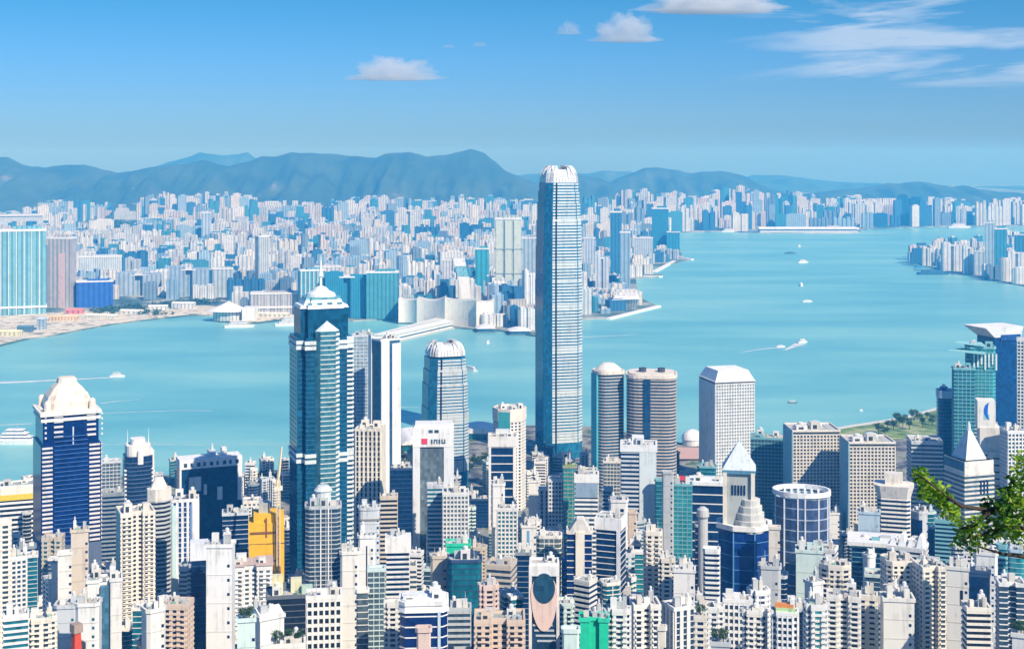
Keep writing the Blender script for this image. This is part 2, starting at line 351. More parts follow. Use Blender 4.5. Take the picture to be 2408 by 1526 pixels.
def roof_kit(root, p, z, col, rs, rich=2):
    xs = [q[0] for q in p]; ys = [q[1] for q in p]; w = (max(xs)-min(xs)); d = (max(ys)-min(ys))
    rc = rs.choice([(.62,.60,.55), (.50,.50,.48), (.70,.68,.62), (.36,.40,.36), (.55,.50,.44)])
    rf = obj('roof', MB().prism(offset(p, -0.5), z-0.4, z+0.15), ROOF, root, rc)
    obj('parapet', MB().ring(p, 0.7, z-0.6, z+1.6, -0.5), WALL, root, col)
    if min(w, d) < 8: return
    spots = [(-.22, .1), (.24, .12), (0.02, -.24), (-.28, -.26), (.28, -.22)]; rs.shuffle(spots)
    for i in range(rich):
        sx, sy = spots[i]; bw = w*rs.uniform(.16, .30)/2; bd = d*rs.uniform(.14, .26)/2; h = rs.uniform(3, 8)
        c = rs.choice([col, (.75,.74,.70), (.5,.52,.52), (.66,.62,.55)])
        pr = obj('plant_room', MB().box(sx*w-bw, sx*w+bw, sy*d-bd, sy*d+bd, z+.1, z+h), WALL, root, c)
        if i == 0:
            obj('water_tank', MB().lathe([(bw*.55, z+h), (bw*.55, z+h+2.2), (bw*.2, z+h+2.8)], (sx*w, sy*d), 12), WALL, pr, (.7, .72, .7))
        if bw > 2.5: obj('vent', MB().box(sx*w-bw*.6, sx*w+bw*.3, sy*d-bd-.12, sy*d-bd, z+1.2, z+h*.7), GLASS, pr, (.05,.06,.07))
    sx, sy = spots[3]
    for k in range(rs.randint(1, 3)):
        obj('cooling_unit', MB().lathe([(1.5, z+.1), (1.5, z+2.3), (1.1, z+2.35), (1.0, z+1.8)], (sx*w+(k-1)*3.6, sy*d), 10), WALL, rf, (.45, .47, .48))
    for k in range(rs.randint(1, 3)):
        a, b = rs.uniform(-.34, .34)*w, rs.uniform(-.36, -.1)*d; q = rs.uniform(.7, 1.5); obj('roof_box', MB().box(a-q, a+q, b-q*.8, b+q*.8, z+.1, z+.1+q*rs.uniform(1, 2)), WALL, rf, rs.choice([(.75,.75,.72), (.3,.33,.34), (.25,.42,.32), (.55,.50,.44), (.12,.14,.16)]))
    if min(w, d) > 12: obj('roof_pipe', MB().tube([(-w*.36, -d*.3, z+.9), (w*.3, -d*.3, z+.9), (w*.3, d*.3, z+.9)], [.28]*3, 5), WALL, rf, (.5,.5,.48))
    if rs.random() < .5:
        sx, sy = spots[4]; obj('antenna', MB().tube([(sx*w, sy*d, z), (sx*w, sy*d, z+rs.uniform(6, 11))], [.3, .12], 5), WALL, root, (.6, .6, .6))
SPOTS = []
def quad(cx, cy, rz, w, d, g=1.0):
    c, s = math.cos(rz), math.sin(rz); return [(cx+x*c-y*s, cy+x*s+y*c) for x, y in ((-w/2-g,-d/2-g),(w/2+g,-d/2-g),(w/2+g,d/2+g),(-w/2-g,d/2+g))]
def overlap(A, B):
    for P, Q in ((A, B), (B, A)):
        for i in range(4):
            nx, ny = P[i][1]-P[i-1][1], P[i-1][0]-P[i][0]
            a = [nx*x+ny*y for x, y in P]; b = [nx*x+ny*y for x, y in Q]
            if max(a) < min(b) or max(b) < min(a): return False
    return True
def settle(x0, x1, Y, s, r):
    """Moves a footprint back along its own sightline until it stands clear of those placed before."""
    for k in range(120):
        f = place(x0, x1, Y, s, r); q = quad(*f)
        if not any(overlap(q, o) for o in SPOTS): break
        Y += 5
    SPOTS.append(q); return f, Y
LAND_Z0 = 3.0
def base_z(Y): return hillz(Y)-3
def tower(x0, x1, y, Y, s, style, shape, wc, gc, fh, name, label, cat, r=None, rich=3, seed=0, group=None, bay=None):
    rs = random.Random(seed*31+int(x0))
    if r is None: r = 1.0 if abs(s) > 0.12 else 0.7
    (cx, cy, rz, w, d), Y2 = settle(x0, x1, Y, s, r)
    z1 = Z(y, Y2); zb = base_z(cy); root = thing(name, (cx, cy, zb), rz, label, cat, group); h = z1-zb
    p = foot(shape, w, d); wcol = COL[wc]; gcol = GL[gc]; j = rs.uniform(.92, 1.04); wcol = tuple(min(.85, c*j) for c in wcol)
    if style == 'p':
        obj('wall', MB().prism(p, 0, h), WALL, root, wcol)
        for k in range(1, min(14, int(h/(fh*3)))): obj('joint', MB().ring(p, .18, h-k*fh*3, h-k*fh*3+.5), WALL, root, tuple(c*.8 for c in wcol))
        n = 0; a, b = p[0], p[1]; L = math.hypot(b[0]-a[0], b[1]-a[1])
        for k in range(1, 16):
            zz = h-k*fh*1.5-4
            if zz > 5: obj('window', MB().ebox(a, b, L*.82, L*.82+1.6, zz, zz+1.8, .12), GLASS, root, gcol)
    else:
        core = offset(p, -0.1)
        obj('glazing', MB().prism(core, 0, h-0.3), GLASS, root, gcol)
        zt = h-0.4; z_lo = max(0, h-175)
        if z_lo > 0: obj('podium', MB().prism(offset(p, .6), 0, z_lo-.1), WALL, root, wcol)
        if style == 'l' and (zt-z_lo)/fh < 13:
            q = (zt-z_lo)/max(1, round((zt-z_lo)/fh)); 
            for k in range(int(round((zt-z_lo)/q))): obj('belt', MB().ring(p, .25, z_lo+(k+.88)*q, z_lo+(k+1)*q-.05), WALL, root, wcol)
        else: obj('cladding', clad(p, z_lo, zt, style, fh, bay), WALL, root, wcol)
    if style == 'r' and Y2 < 1130 and w > 12:
        n = 0; proto = None; bw = min(3.4, w*.13); cols_ = (-.24, .24) if shape != 'H' else (-.33, .33)
        for k in range(24):
            zz = h-4.2-(k+1)*fh
            if zz < 4: break
            for u in cols_:
                if proto is None:
                    m_ = MB().box(-bw, bw, -1.5, 0, 0, .25).box(-bw, bw, -1.5, -1.35, .2502, 1.05).box(-bw, -bw+.15, -1.3498, 0, .2502, 1.05).box(bw-.15, bw, -1.3498, 0, .2502, 1.05)
                    o = proto = obj('balcony', m_, WALL, root, tuple(min(.84, c*1.06) for c in wcol))
                else: o = proto.copy(); link(o, root)
                o.location = (u*w, -d/2-.3, zz)
    roof_kit(root, p, h, wcol, rs, rich)
    return root, (w, d, h, p, Y2)

# ------------------------------------------------------------------ landmark towers
def hero(x0, x1, Y, s, y, name, label, cat, r=1.0):
    cx, cy, rz, w, d = place(x0, x1, Y, s, r); SPOTS.append(quad(cx, cy, rz, w, d))
    zb = base_z(cy); root = thing(name, (cx, cy, zb), rz, label, cat)
    def L(py): return Z(py, Y)-zb
    return root, w, d, L(y), L
def scalep(p, k, dx=0, dy=0): return [(x*k+dx, y*k+dy) for x, y in p]
# the navy tower with the domed roof, far left
root, w, d, h, L = hero(76, 238, 1250, .13, 965, 'office_tower', 'tall navy glass tower with a cream lobed dome roof standing over the harbour', 'office tower')
p = foot('R', w, d); zs = L(1042); a, b = p[0], p[1]
obj('wall', MB().prism(p, 0, L(1275)-.2), WALL, root, (.10,.14,.22))
obj('glazing', MB().prism(offset(p, -.3), L(1275), zs).prism(offset(p, -2.2), zs, h-3), GLASS, root, GL['v'])
mb = MB(); fh = 3.9; z = 60.0; pin = offset(p, -.3)
E = [(pin[i], pin[(i+1) % 4]) for i in range(4)]
while z < zs:
    for i, (e0, e1) in enumerate(E):
        q = math.hypot(e1[0]-e0[0], e1[1]-e0[1])
        if i == 3: continue
        mb.ebox(e0, e1, .02*q, .19*q, z, z+1.7, 1.1); mb.ebox(e0, e1, .80*q, .98*q, z, z+1.7, 1.1)
    z += fh
obj('cladding', mb, WALL, root, (.72,.68,.66))
mb = MB(); z = 62.0
while z < zs+10: mb.ebox(pin[0], pin[1], .22*w, .77*w, z, z+.45, .5); z += fh
obj('trim', mb, WALL, root, (.06,.16,.45))
mb = MB(); z = L(1025); pi2 = offset(p, -2.2)
for k in range(5):
    for u in ((.18, .33), (.72, .87), (.03, .06), (.955, .985)): mb.ebox(pi2[0], pi2[1], u[0]*w, u[1]*w, z+k*4.6, z+k*4.6+1.7, 1.2)
obj('cladding', mb, WALL, root, (.72,.68,.66))
obj('light_strip', MB().ebox(pi2[0], pi2[1], .485*w, .505*w, zs-4, h-14, .6), WALL, root, (.6,.68,.75))
obj('cornice', MB().ring(offset(p, -2.2), 1.6, h-8, h-5.5), WALL, root, (.78,.78,.76))
obj('cornice', MB().ring(offset(p, -2.2), 2.4, h-3, h, -3), WALL, root, (.82,.78,.72))
obj('roof', MB().prism(offset(p, -2.4), h-.3, h+.4), WALL, root, (.8,.74,.64))
o8 = foot('C', w*.80, d*.80)
prof = [(.92, 0), (.92, 8), (.84, 14), (.60, 23), (.40, 28), (.36, 33), (.30, 34)]
mb = MB()
for (k0, a0), (k1, a1) in zip(prof, prof[1:]): mb.loft(scalep(o8, k0), h+.4+a0*.80, scalep(o8, k1), h+.4+a1*.80, cap=(k1 == .30))
obj('dome', mb, WALL, root, (.80,.70,.58))
for sx, sy in ((-1,-1),(1,-1),(1,1),(-1,1)):
    obj('turret', MB().lathe([(3.0, h), (3.0, h+7), (2.4, h+9), (.8, h+10)], (sx*w*.37, sy*d*.37), 8), WALL, root, (.80,.72,.62))
# the stepped teal tower with a spire
root, w, d, h, L = hero(677, 832, 1210, .17, 725, 'office_tower', 'tall teal glass tower with a white tiered cap and needle spire, shore behind', 'office tower')
def notch(w, d, k=.13):
    a, b = w/2, d/2; c = k*w; e = k*d
    return [(-a+c,-b),(a-c,-b),(a-c,-b+e),(a,-b+e),(a,b-e),(a-c,b-e),(a-c,b),(-a+c,b),(-a+c,b-e),(-a,b-e),(-a,-b+e),(-a+c,-b+e)]
p = notch(w, d); p2 = notch(w*.86, d*.86)
obj('glazing', MB().prism(p, 0, L(792)).prism(p2, L(792), h), GLASS, root, (.006,.075,.15))
mb = MB(); z = 40
while z < L(800): mb.ring(p, .12, z, z+.5); z += 4.1
obj('trim', mb, WALL, root, (.03,.14,.22))
mb = MB(); z = 40; e0, e1 = p[3-1], p[3]
while z < L(776):
    if z < L(795):
        mb.ebox(p[2], p[3], .1, d*0+math.hypot(p[3][0]-p[2][0], p[3][1]-p[2][1])-.1, z, z+1.9, 1.2)
        L3 = math.hypot(p[4][0]-p[3][0], p[4][1]-p[3][1]); mb.ebox(p[3], p[4], .1, L3-.1, z, z+1.9, 1.2)
    z += 4.1
obj('cladding', mb, WALL, root, (.70,.74,.72))
bx = w*.13; bt = L(776)
bay = [(-bx,-d/2-4.5),(bx*1.1,-d/2-4.5),(bx*1.75,-d/2-.1),(-bx*1.55,-d/2-.1)]
obj('bay_glazing', MB().prism(bay, 0, bt), GLASS, root, (.05,.18,.23))
mb = MB(); z = 40
while z < bt-1:
    q = math.hypot(bay[2][0]-bay[1][0], bay[2][1]-bay[1][1]); mb.ebox(bay[1], bay[2], .1, q-.1, z, z+2.1, .5); mb.ebox(bay[0], bay[1], .1, bx*2.1-.1, z, z+.7, .3); z += 4.1
obj('cladding', mb, WALL, root, (.72,.76,.74))
obj('bay_cap', MB().cone([(x*1.02, y) for x, y in bay], bt, L(752), (0, -d/2-1.5)), WALL, root, (.70,.78,.76))
for yy in (803, 815, 1066, 1080): obj('belt', MB().ring(p, .9, L(yy)-1.6, L(yy)+1.6), WALL, root, (.66,.72,.70))
top = scalep(p2, .92)
obj('cornice', MB().loft(scalep(p2, 1.03), h, scalep(p2, .97), h+2.5), WALL, root, (.80,.84,.84))
obj('crown_frame', MB().loft(scalep(p2, .84), h+2.5, scalep(p2, .74), L(706)), WALL, root, (.74,.82,.84))
mb = MB()
for k in (-.27, -.09, .09, .27): mb.box(k*w-.045*w, k*w+.045*w, -d*.368, -d*.34, h+3.2, L(712))
obj('louvres', mb, GLASS, root, (.1,.25,.32))
obj('plant_room', MB().prism(notch(w*.62, d*.62), L(706)-.2, L(700)), GLASS, root, (.15,.35,.40))
zc = L(700)
obj('crown', MB().lathe([(w*.27, zc), (w*.25, zc+2.5), (w*.15, L(687)), (w*.10, L(680)), (w*.05, L(677))], (0,0), 16), WALL, root, (.72,.76,.77))
sp = L(677)
obj('spire', MB().tube([(0,0,sp), (0,0,L(655)), (0,0,L(654)), (0,0,L(650)), (0,0,L(640)), (0,0,L(622)), (0,0,L(606))], [1.3,1.0,2.3,2.2,1.2,.9,.15], 8), WALL, root, (.82,.84,.84))
# the two white-crowned finance towers
def finance(x0, x1, Y, s, ytop, ycrown, label, tiers, wallc):
    root, w, d, h, L = hero(x0, x1, Y, s, ytop, 'office_tower', label, 'office tower', 1.0)
    base = foot('C', w, d); mb = MB(); gl = MB(); cl = MB(); z0 = 0; last = 1; gl2 = MB()
    fh = (h)/(h//4.25) if h > 300 else 4.0
    for yy, k in tiers:
        z1 = L(yy); q = scalep(base, last); gl.prism(q, z0, z1)
        z = max(z0, 25)
        while z < z1-1:
            for i, (e0, e1, LL) in enumerate(edges(q)):
                if i in (0, 1, 2, 3, 4) and LL > 8: cl.ebox(e0, e1, .8, LL-.8, z, z+(2.4 if (z-25) % 60 > 9 else 3.6), .5)
            z += fh
        z0 = z1; last = k
    obj('glazing', gl, GLASS, root, (.015,.15,.27)); obj('cladding', cl, WALL, root, wallc)
    q = scalep(base, last); zc0 = L(ycrown); ht = h-zc0
    obj('crown_wall', MB().loft(q, zc0-.2, scalep(q, .80), h-ht*.28), WALL, root, (.58,.66,.64))
    fm = None
    for e0, e1, LL in edges(q):
        if LL < 8: continue
        nf = 7
        for k in range(nf):
            u = (k+.5)/nf; fx, fy = e0[0]+(e1[0]-e0[0])*u, e0[1]+(e1[1]-e0[1])*u
            dx, dy = (e1[0]-e0[0])/LL, (e1[1]-e0[1])/LL; nx, ny = dy, -dx
            hh = ht*(1.0-.75*(abs(u-.5)*2 < .35)*.3); hw = LL/nf*.45
            if fm is None:
                m_ = MB(); steps = [(0, .8), (.3, .3), (.55, -1.2*w/50), (.78, -3.6*w/50), (.92, -6.2*w/50), (1.0, -8.8*w/50)]
                for (t0, o0), (t1, o1) in zip(steps, steps[1:]):
                    z_0, z_1 = ht*t0, ht*t1
                    vs = [(-hw, -o0, z_0), (hw, -o0, z_0), (hw, -o0+1.6, z_0), (-hw, -o0+1.6, z_0), (-hw*.9, -o1, z_1), (hw*.9, -o1, z_1), (hw*.9, -o1+1.6, z_1), (-hw*.9, -o1+1.6, z_1)]
                    m_.add(vs, [(0,3,2,1),(4,5,6,7),(0,1,5,4),(1,2,6,5),(2,3,7,6),(3,0,4,7)])
                fm = obj('crown_fin', m_, WALL, root, (.76,.77,.77)); o = fm
            else: o = fm.copy(); link(o, root)
            o.location = (fx, fy, zc0); o.rotation_euler = (0, 0, math.atan2(dy, dx)); o.scale = (1, 1, hh/ht)
    zz0 = 0; kk = 1.0
    for yy, k in tiers:
        q2 = scalep(base, kk); LL = math.hypot(q2[7][0]-q2[6][0], q2[7][1]-q2[6][1]); u = (q2[1][0]-q2[0][0])*.13
        obj('side_glazing', MB().ebox(q2[6], q2[7], .3, LL-.3, zz0, L(yy)-.1, .7), GLASS, root, (.002,.09,.18))  # left face given darker teal glass, its shadow side painted in
        obj('corner_strip', MB().ebox(q2[0], q2[1], u, u+2.2, zz0, L(yy)-.1, .9), GLASS, root, (.005,.02,.06)); zz0 = L(yy); kk = k
    obj('roof', MB().prism(scalep(q, .76), h-ht*.3, h-ht*.27), WALL, root, (.6,.62,.6))
finance(1255, 1373, 1930, .24, 390, 430, 'supertall silver banded tower with a white clawed crown, tallest above the skyline', [(660, .985), (580, .955), (520, .92), (478, .88), (450, .835), (430, .79)], (.62,.69,.69))
finance(988, 1105, 1750, .20, 806, 838, 'shorter banded tower with white clawed crown standing alone before the harbour', [(960, .97), (905, .93), (872, .88), (842, .82)], (.55,.60,.60))
# the pale office block with a chamfered white roof
root, w, d, h, L = hero(1645, 1773, 1750, .30, 898, 'office_tower', 'white gridded tower with a low chamfered white roof at the water edge', 'office tower')
p = foot('R', w, d); obj('glazing', MB().prism(offset(p, -.3), 0, h-1), GLASS, root, (.22,.32,.38))
cl = clad(p, 0, h-1, 'g', 4.2, 3.6); obj('cladding', cl, WALL, root, (.80,.81,.80))
obj('wall', MB().ebox(p[3], p[0], -.4, d+.4, 0, h-1.2, 1.1), WALL, root, (.62,.70,.76))  # grey-blue sheet on the left face: shade put into the wall colour
obj('belt', MB().ring(p, .4, h-1, h+1.0), WALL, root, (.08,.10,.12))
obj('roof', MB().loft(offset(p, 1.0), h+1.0, offset(p, -6), L(871)), WALL, root, (.86,.87,.87))
obj('parapet', MB().ring(p, 1.3, h+1, h+2.2, -.2), WALL, root, (.84,.85,.85))
# twin round-cornered towers, brown banding
for x0, x1, yt, yc, lab in ((1389, 1472, 880, 852, 'narrower brown banded tower with a domed beige roof and teal side, left twin'), (1474, 1590, 888, 866, 'wider brown banded tower with rounded corners and flat beige roof, right twin')):
    root, w, d, h, L = hero(x0, x1, 1740 if x0 < 1400 else 1725, .27 if x0 < 1400 else .0, yt, 'office_tower', lab, 'office tower', 1.0 if x0 < 1400 else .8)
    p = foot('Q', w, d); obj('glazing', MB().prism(offset(p, -.2), 0, h), GLASS, root, (.02,.07,.13))
    mb = MB(); z = 5
    while z < h-2: mb.ring(p, .35, z, z+1.7); z += 4.0
    obj('cladding', mb, WALL, root, (.56,.47,.39) if x0 > 1400 else (.46,.45,.42))
    if x0 < 1400: obj('side_wall', MB().ebox((-w/2, d*.28), (-w/2, -d*.30), 0, d*.58, 0, h-.5, 2.2), WALL, root, (.08,.45,.52))  # teal stands for shade on the left side of the brown tower
    else: obj('side_bay', MB().box(-w*.16, -w*.02, -d/2-1.6, -d/2+1, 0, h-1), GLASS, root, (.015,.06,.14))
    obj('cornice', MB().ring(p, 1.4, h, h+4, -1), WALL, root, (.78,.70,.60))
    if x0 < 1400: obj('roof', MB().lathe([(w*.49, h+3), (w*.47, h+5), (w*.38, h+8), (w*.2, L(yc+5))], (0,0), 20), WALL, root, (.80,.74,.66))
    else:
        obj('roof', MB().prism(scalep(p, .93), h+2, h+5.5), WALL, root, (.78,.70,.60))
        for cx in (-w*.18, w*.20): obj('cooling_tower', MB().lathe([(4.6, h+5), (4.9, h+10.5), (3.4, h+10.5), (3.2, h+8)], (cx, -d*.05), 14), WALL, root, (.06,.07,.09))
# paired cream gridded blocks
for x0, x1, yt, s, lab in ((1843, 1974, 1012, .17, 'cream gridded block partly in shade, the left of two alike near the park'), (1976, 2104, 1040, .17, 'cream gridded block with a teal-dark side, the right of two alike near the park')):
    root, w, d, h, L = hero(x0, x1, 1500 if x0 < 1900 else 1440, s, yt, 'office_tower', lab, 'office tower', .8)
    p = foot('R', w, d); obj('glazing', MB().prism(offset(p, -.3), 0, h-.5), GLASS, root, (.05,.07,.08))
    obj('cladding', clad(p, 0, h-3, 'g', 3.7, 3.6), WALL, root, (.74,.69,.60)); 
    obj('wall', MB().ebox(p[3], p[0], -.3, d+.3, 0, h-.6, 1.2), WALL, root, (.24,.48,.58))  # left side painted teal to imitate its shade; the block itself is cream
    roof_kit(root, p, h, (.76,.72,.64), random.Random(3), 3)
    obj('roof_dome', MB().lathe([(8, h), (8.5, h+3), (6, h+6), (3, h+7)], (w*.08, d*.1), 12), WALL, root, (.55,.66,.68))
# ornate stone tower with pyramid roof rising from a curved blue glass base
root, w, d, h, L = hero(1688, 1812, 1120, .0, 1240, 'office_tower', 'ornate stone tower with a pyramid roof above a curved deep blue glass base', 'office tower', .8)
p = foot('O', w*1.06, d*1.06); obj('base_glazing', MB().prism(p, 0, h), GLASS, root, (.006,.03,.17))
mb = MB()
for k in range(8): x, y = p[k]; mb.box(x*.99-.5, x*.99+.5, y*.99-.5, y*.99+.5, 0, h)
for k in range(1, 12): mb.ring(p, .15, h-k*11, h-k*11+.4)
obj('cladding', mb, WALL, root, (.12,.35,.62))
obj('cornice', MB().ring(p, 1.6, h-1.5, h+2.5, -2), WALL, root, (.82,.82,.78)); obj('terrace', MB().prism(offset(p, -1), h, h+.6), WALL, root, (.62,.68,.66))
tw = w*.30; tx = -w*.10; zt = L(1106)
sh = [(tx-tw, -tw*.8), (tx+tw, -tw*.8), (tx+tw, tw*.9), (tx-tw, tw*.9)]
obj('shaft', MB().prism(scalep([(x-tx, y) for x, y in sh], .86, tx), h+.5, zt-2), WALL, root, (.42,.46,.44))
for sx in (-1, 1):
    for sy in (-.86, .95): obj('column', MB().box(tx+sx*tw*.88-1.6, tx+sx*tw*.88+1.6, sy*tw*.88-1.6, sy*tw*.88+1.6, h+.5, zt-2), WALL, root, (.80,.74,.62))
for k in range(5): obj('window', MB().box(tx-tw*.45+k*2.4, tx-tw*.45+k*2.4+1.3, -tw*.69-.6, -tw*.69+.1, L(1165), L(1142)), GLASS, root, GL['n'])
for k, (yy, rr) in enumerate(((1232, .29), (1216, .26), (1200, .22), (1184, .18))):
    obj('drum', MB().lathe([(w*rr, L(yy)-6), (w*rr*1.04, L(yy)+1.5), (w*rr*1.04, L(yy)+3.2), (w*rr*.86, L(yy)+3.4)], (w*.12, -d*.16), 10), WALL, root, (.62,.62,.57))
obj('belt', MB().ring(sh, .8, zt-3, zt), WALL, root, (.10,.25,.36))
obj('pyramid_roof', MB().cone(offset(sh, .9), zt, L(1042), (tx, 0)), WALL, root, (.64,.70,.73))
obj('finial', MB().tube([(tx,0,L(1045)),(tx,0,L(1036)),(tx,0,L(1026))], [.5,.9,.15], 6), WALL, root, (.82,.82,.8))
# curved glass tower with open rim
root, w, d, h, L = hero(1819, 1951, 1200, .0, 1172, 'office_tower', 'broad curved glass tower with white mullions and an open white rim', 'office tower', .75)
p = foot('U', w, d); obj('glazing', MB().prism(p, 0, h), GLASS, root, (.05,.08,.17))
mb = MB(); 
for k in range(10): mb.ring(p, .2, h-8-k*9.5, h-8-k*9.5+.8)
obj('trim', mb, WALL, root, (.42,.50,.62))
for k in (13, 15, 17, 18, 20, 22, 23):
    x, y = p[k]; obj('mullion', MB().box(x-.6, x+.6, y-.6, y+.6, 0, h+4), WALL, root, (.78,.82,.84))
obj('rim', MB().ring(p, 1.2, h+2, h+6, -.8), WALL, root, (.84,.86,.86)); obj('roof', MB().prism(offset(p, -.6), h-.5, h+.3), WALL, root, (.5,.6,.6))
for k in range(6):
    x = -w*.3+k*w*.12; obj('roof_beam', MB().box(x-.9, x+.9, -d*.36, d*.36, h+2.2, h+3.6), WALL, root, (.84,.86,.86))
# round-emblem building
root, w, d, h, L = hero(1246, 1313, 930, .0, 1348, 'office_tower', 'white framed dark glass tower with a big round hollow and pink shell form', 'tower', .7)
p = foot('R', w, d); obj('glazing', MB().prism(offset(p, -.2), 0, h-.5), GLASS, root, (.018,.05,.10))
mb = MB()
for u0, u1 in ((-.6, 1.4), (w-1.4, w+.6)): mb.ebox(p[0], p[1], u0, u1, 0, h+2, 1.0)
obj('frame', mb, WALL, root, (.82,.78,.74))
obj('head_wall', MB().box(-w/2-.6, w/2+.6, -d/2-1.2, d/2, h-.6, L(1326)), WALL, root, (.82,.82,.80))
def disc(cx, cz, rx, rz, y0, y1, n=28, sh=None):
    q = [(cx+rx*math.cos(2*math.pi*k/n), cz+rz*math.sin(2*math.pi*k/n)*(1 if math.sin(2*math.pi*k/n) > 0 or sh is None else sh)) for k in range(n)]
    m_ = MB(); m_.add([(x, y0, z) for x, z in q]+[(x, y1, z) for x, z in q], [tuple(range(n)), *[(k, n+k, n+(k+1) % n, (k+1) % n) for k in range(n)]]); return m_
zc = L(1378)
obj('shell_panel', disc(0, zc-3, w*.46, 11.5, -d/2-1.6, -d/2, sh=2.25), WALL, root, (.80,.60,.52))
obj('round_window', disc(0, zc, w*.38, 10.0, -d/2-2.0, -d/2-.4), GLASS, root, (.02,.07,.12))
mb = MB()
for k in range(4): mb.ebox(p[0], p[1], 2+k, w-4+k, L(1468)-k*3.5, L(1468)-k*3.5+1.2, .5)
obj('trim', mb, WALL, root, (.5,.55,.6)); roof_kit(root, offset(p, -.4), L(1326), (.8,.8,.78), random.Random(5), 1)
# bank tower with red emblem and sign
root, w, d, h, L = hero(972, 1066, 1290, .0, 1004, 'office_tower', 'white framed grey glass tower carrying a red emblem beside dark lettering', 'bank tower', .6)
p = foot('R', w, d); obj('glazing', MB().prism(offset(p, -.8), 0, h-1), GLASS, root, (.13,.17,.19))
mb = MB()
for u0, u1 in ((-.3, w*.17), (w*.76, w+.3)): mb.ebox(p[0], p[1], u0, u1, 0, L(1048), .6)
obj('pier', mb, WALL, root, (.74,.76,.77)); obj('side_wall', MB().ebox(p[1], p[2], .5, d, 0, h-1, .4).ebox(p[3], p[0], 0, d-.5, 0, h-1, .4), WALL, root, (.78,.79,.80))
obj('head_wall', MB().box(-w/2-.4, w/2+.4, -d/2-.9, d/2, L(1048), h), WALL, root, (.80,.81,.80))
obj('roof_wall', MB().loft([(x*1.0, y) for x, y in p], h, [(x*.9, y*.9) for x, y in p], h+3), WALL, root, (.80,.80,.78))
for x in (-2.5, 3.0): obj('vent', MB().box(x-2, x+2, -d/2-1.15, -d/2, h-4.4, h-1.6), GLASS, root, (.05,.09,.12))
obj('emblem', MB().loft([(x-w*.22, y-d/2-.6) for x, y in ((-2.6,-.7),(2.6,-.7),(2.6,.3),(-2.6,.3))], L(1041), [(x-w*.22, y-d/2-.6) for x, y in ((-2.9,-.7),(2.9,-.7),(2.9,.3),(-2.9,.3))], L(1028), bottom=True), flat_mat('red_enamel', (.82,.06,.10), .4), root)
sg = MB(); x = -w*.06
for kind in 'IAIU':                                   # four dark letter shapes, unreadable at this distance in the photo
    z0, z1 = L(1041)+.3, L(1030); 
    if kind == 'I': sg.box(x, x+1.5, -d/2-1.3, -d/2-.8, z0, z1)
    else:
        sg.box(x, x+1.1, -d/2-1.3, -d/2-.8, z0, z1); sg.box(x+2.5, x+3.6, -d/2-1.3, -d/2-.8, z0, z1); zz = z0 if kind == 'U' else z1-1.2
        sg.box(x+1.1, x+2.5, -d/2-1.28, -d/2-.82, zz, zz+1.2); x += 2
    x += 2.6
obj('lettering', sg, WALL, root, (.06,.12,.15))
# white vertical-striped slab beside the spired tower
root, w, d, h, L = hero(868, 940, 1520, .38, 800, 'office_tower', 'slender white slab with a dark glass flank right of the spired tower', 'office tower', .9)
p = foot('R', w, d); obj('glazing', MB().prism(p, 0, h), GLASS, root, (.03,.10,.19))
mb = MB(); mb.ebox(p[0], p[1], 0, w*.42, 0, h+2, 1.4); mb.ebox(p[0], p[1], w*.56, w+.2, 0, h-4, 1.8); obj('pier', mb, WALL, root, (.82,.82,.80))
obj('pier', MB().ebox(p[3], p[0], -.2, d*.25, 0, h+5, 1.0), WALL, root, (.80,.80,.78)); roof_kit(root, p, h, (.8,.8,.78), random.Random(8), 2)
# dark slab in a white portal frame
root, w, d, h, L = hero(415, 568, 1400, .06, 1068, 'office_tower', 'wide dark blue slab inside a thin white portal frame with roof openings', 'office block', .35)
p = foot('R', w, d); obj('glazing', MB().prism(p, 0, L(1098)), GLASS, root, (.008,.045,.12))
obj('frame_post', MB().ebox(p[0], p[1], -.5, 1.4, 0, L(1098)-.02, 1.0), WALL, root, (.80,.80,.80)); obj('frame_post', MB().ebox(p[0], p[1], w-4, w+.5, L(1180), L(1098)-.02, 1.0), WALL, root, (.80,.80,.80))
obj('head_wall', MB().box(-w/2-.5, w/2+.5, -d/2-1.4, d/2, L(1098), L(1076)), WALL, root, (.82,.82,.82))
for k in range(9): x = -w*.44+k*w*.105; obj('roof_window', MB().box(x, x+(2.2 if k % 2 else 3.2), -d/2-1.6, -d/2-1, L(1093), L(1084)), GLASS, root, GL['s'])
obj('plant_room', MB().box(-w*.02, w*.10, -d*.2, d*.2, L(1076), L(1062)), WALL, root, (.66,.70,.72)); obj('plant_room', MB().box(w*.2, w*.28, -d*.2, d*.2, L(1076), L(1058)), WALL, root, (.76,.76,.76))
obj('antenna', MB().tube([(w*.05,0,L(1063)),(w*.05,0,L(1048))], [1.4,1.0], 6), WALL, root, (.6,.66,.7))
for k, (xx, zz, ww, hh) in enumerate(((-.36, 1150, 12, 14), (-.12, 1160, 3, 10), (.10, 1175, 5, 13))): obj('reflection_block', MB().box(xx*w, xx*w+ww, -d/2-2.2, -d/2+1, L(zz), L(zz)+hh), WALL, root, (.76,.76,.72))  # pale boxes imitating irregular white reflections on the dark glass
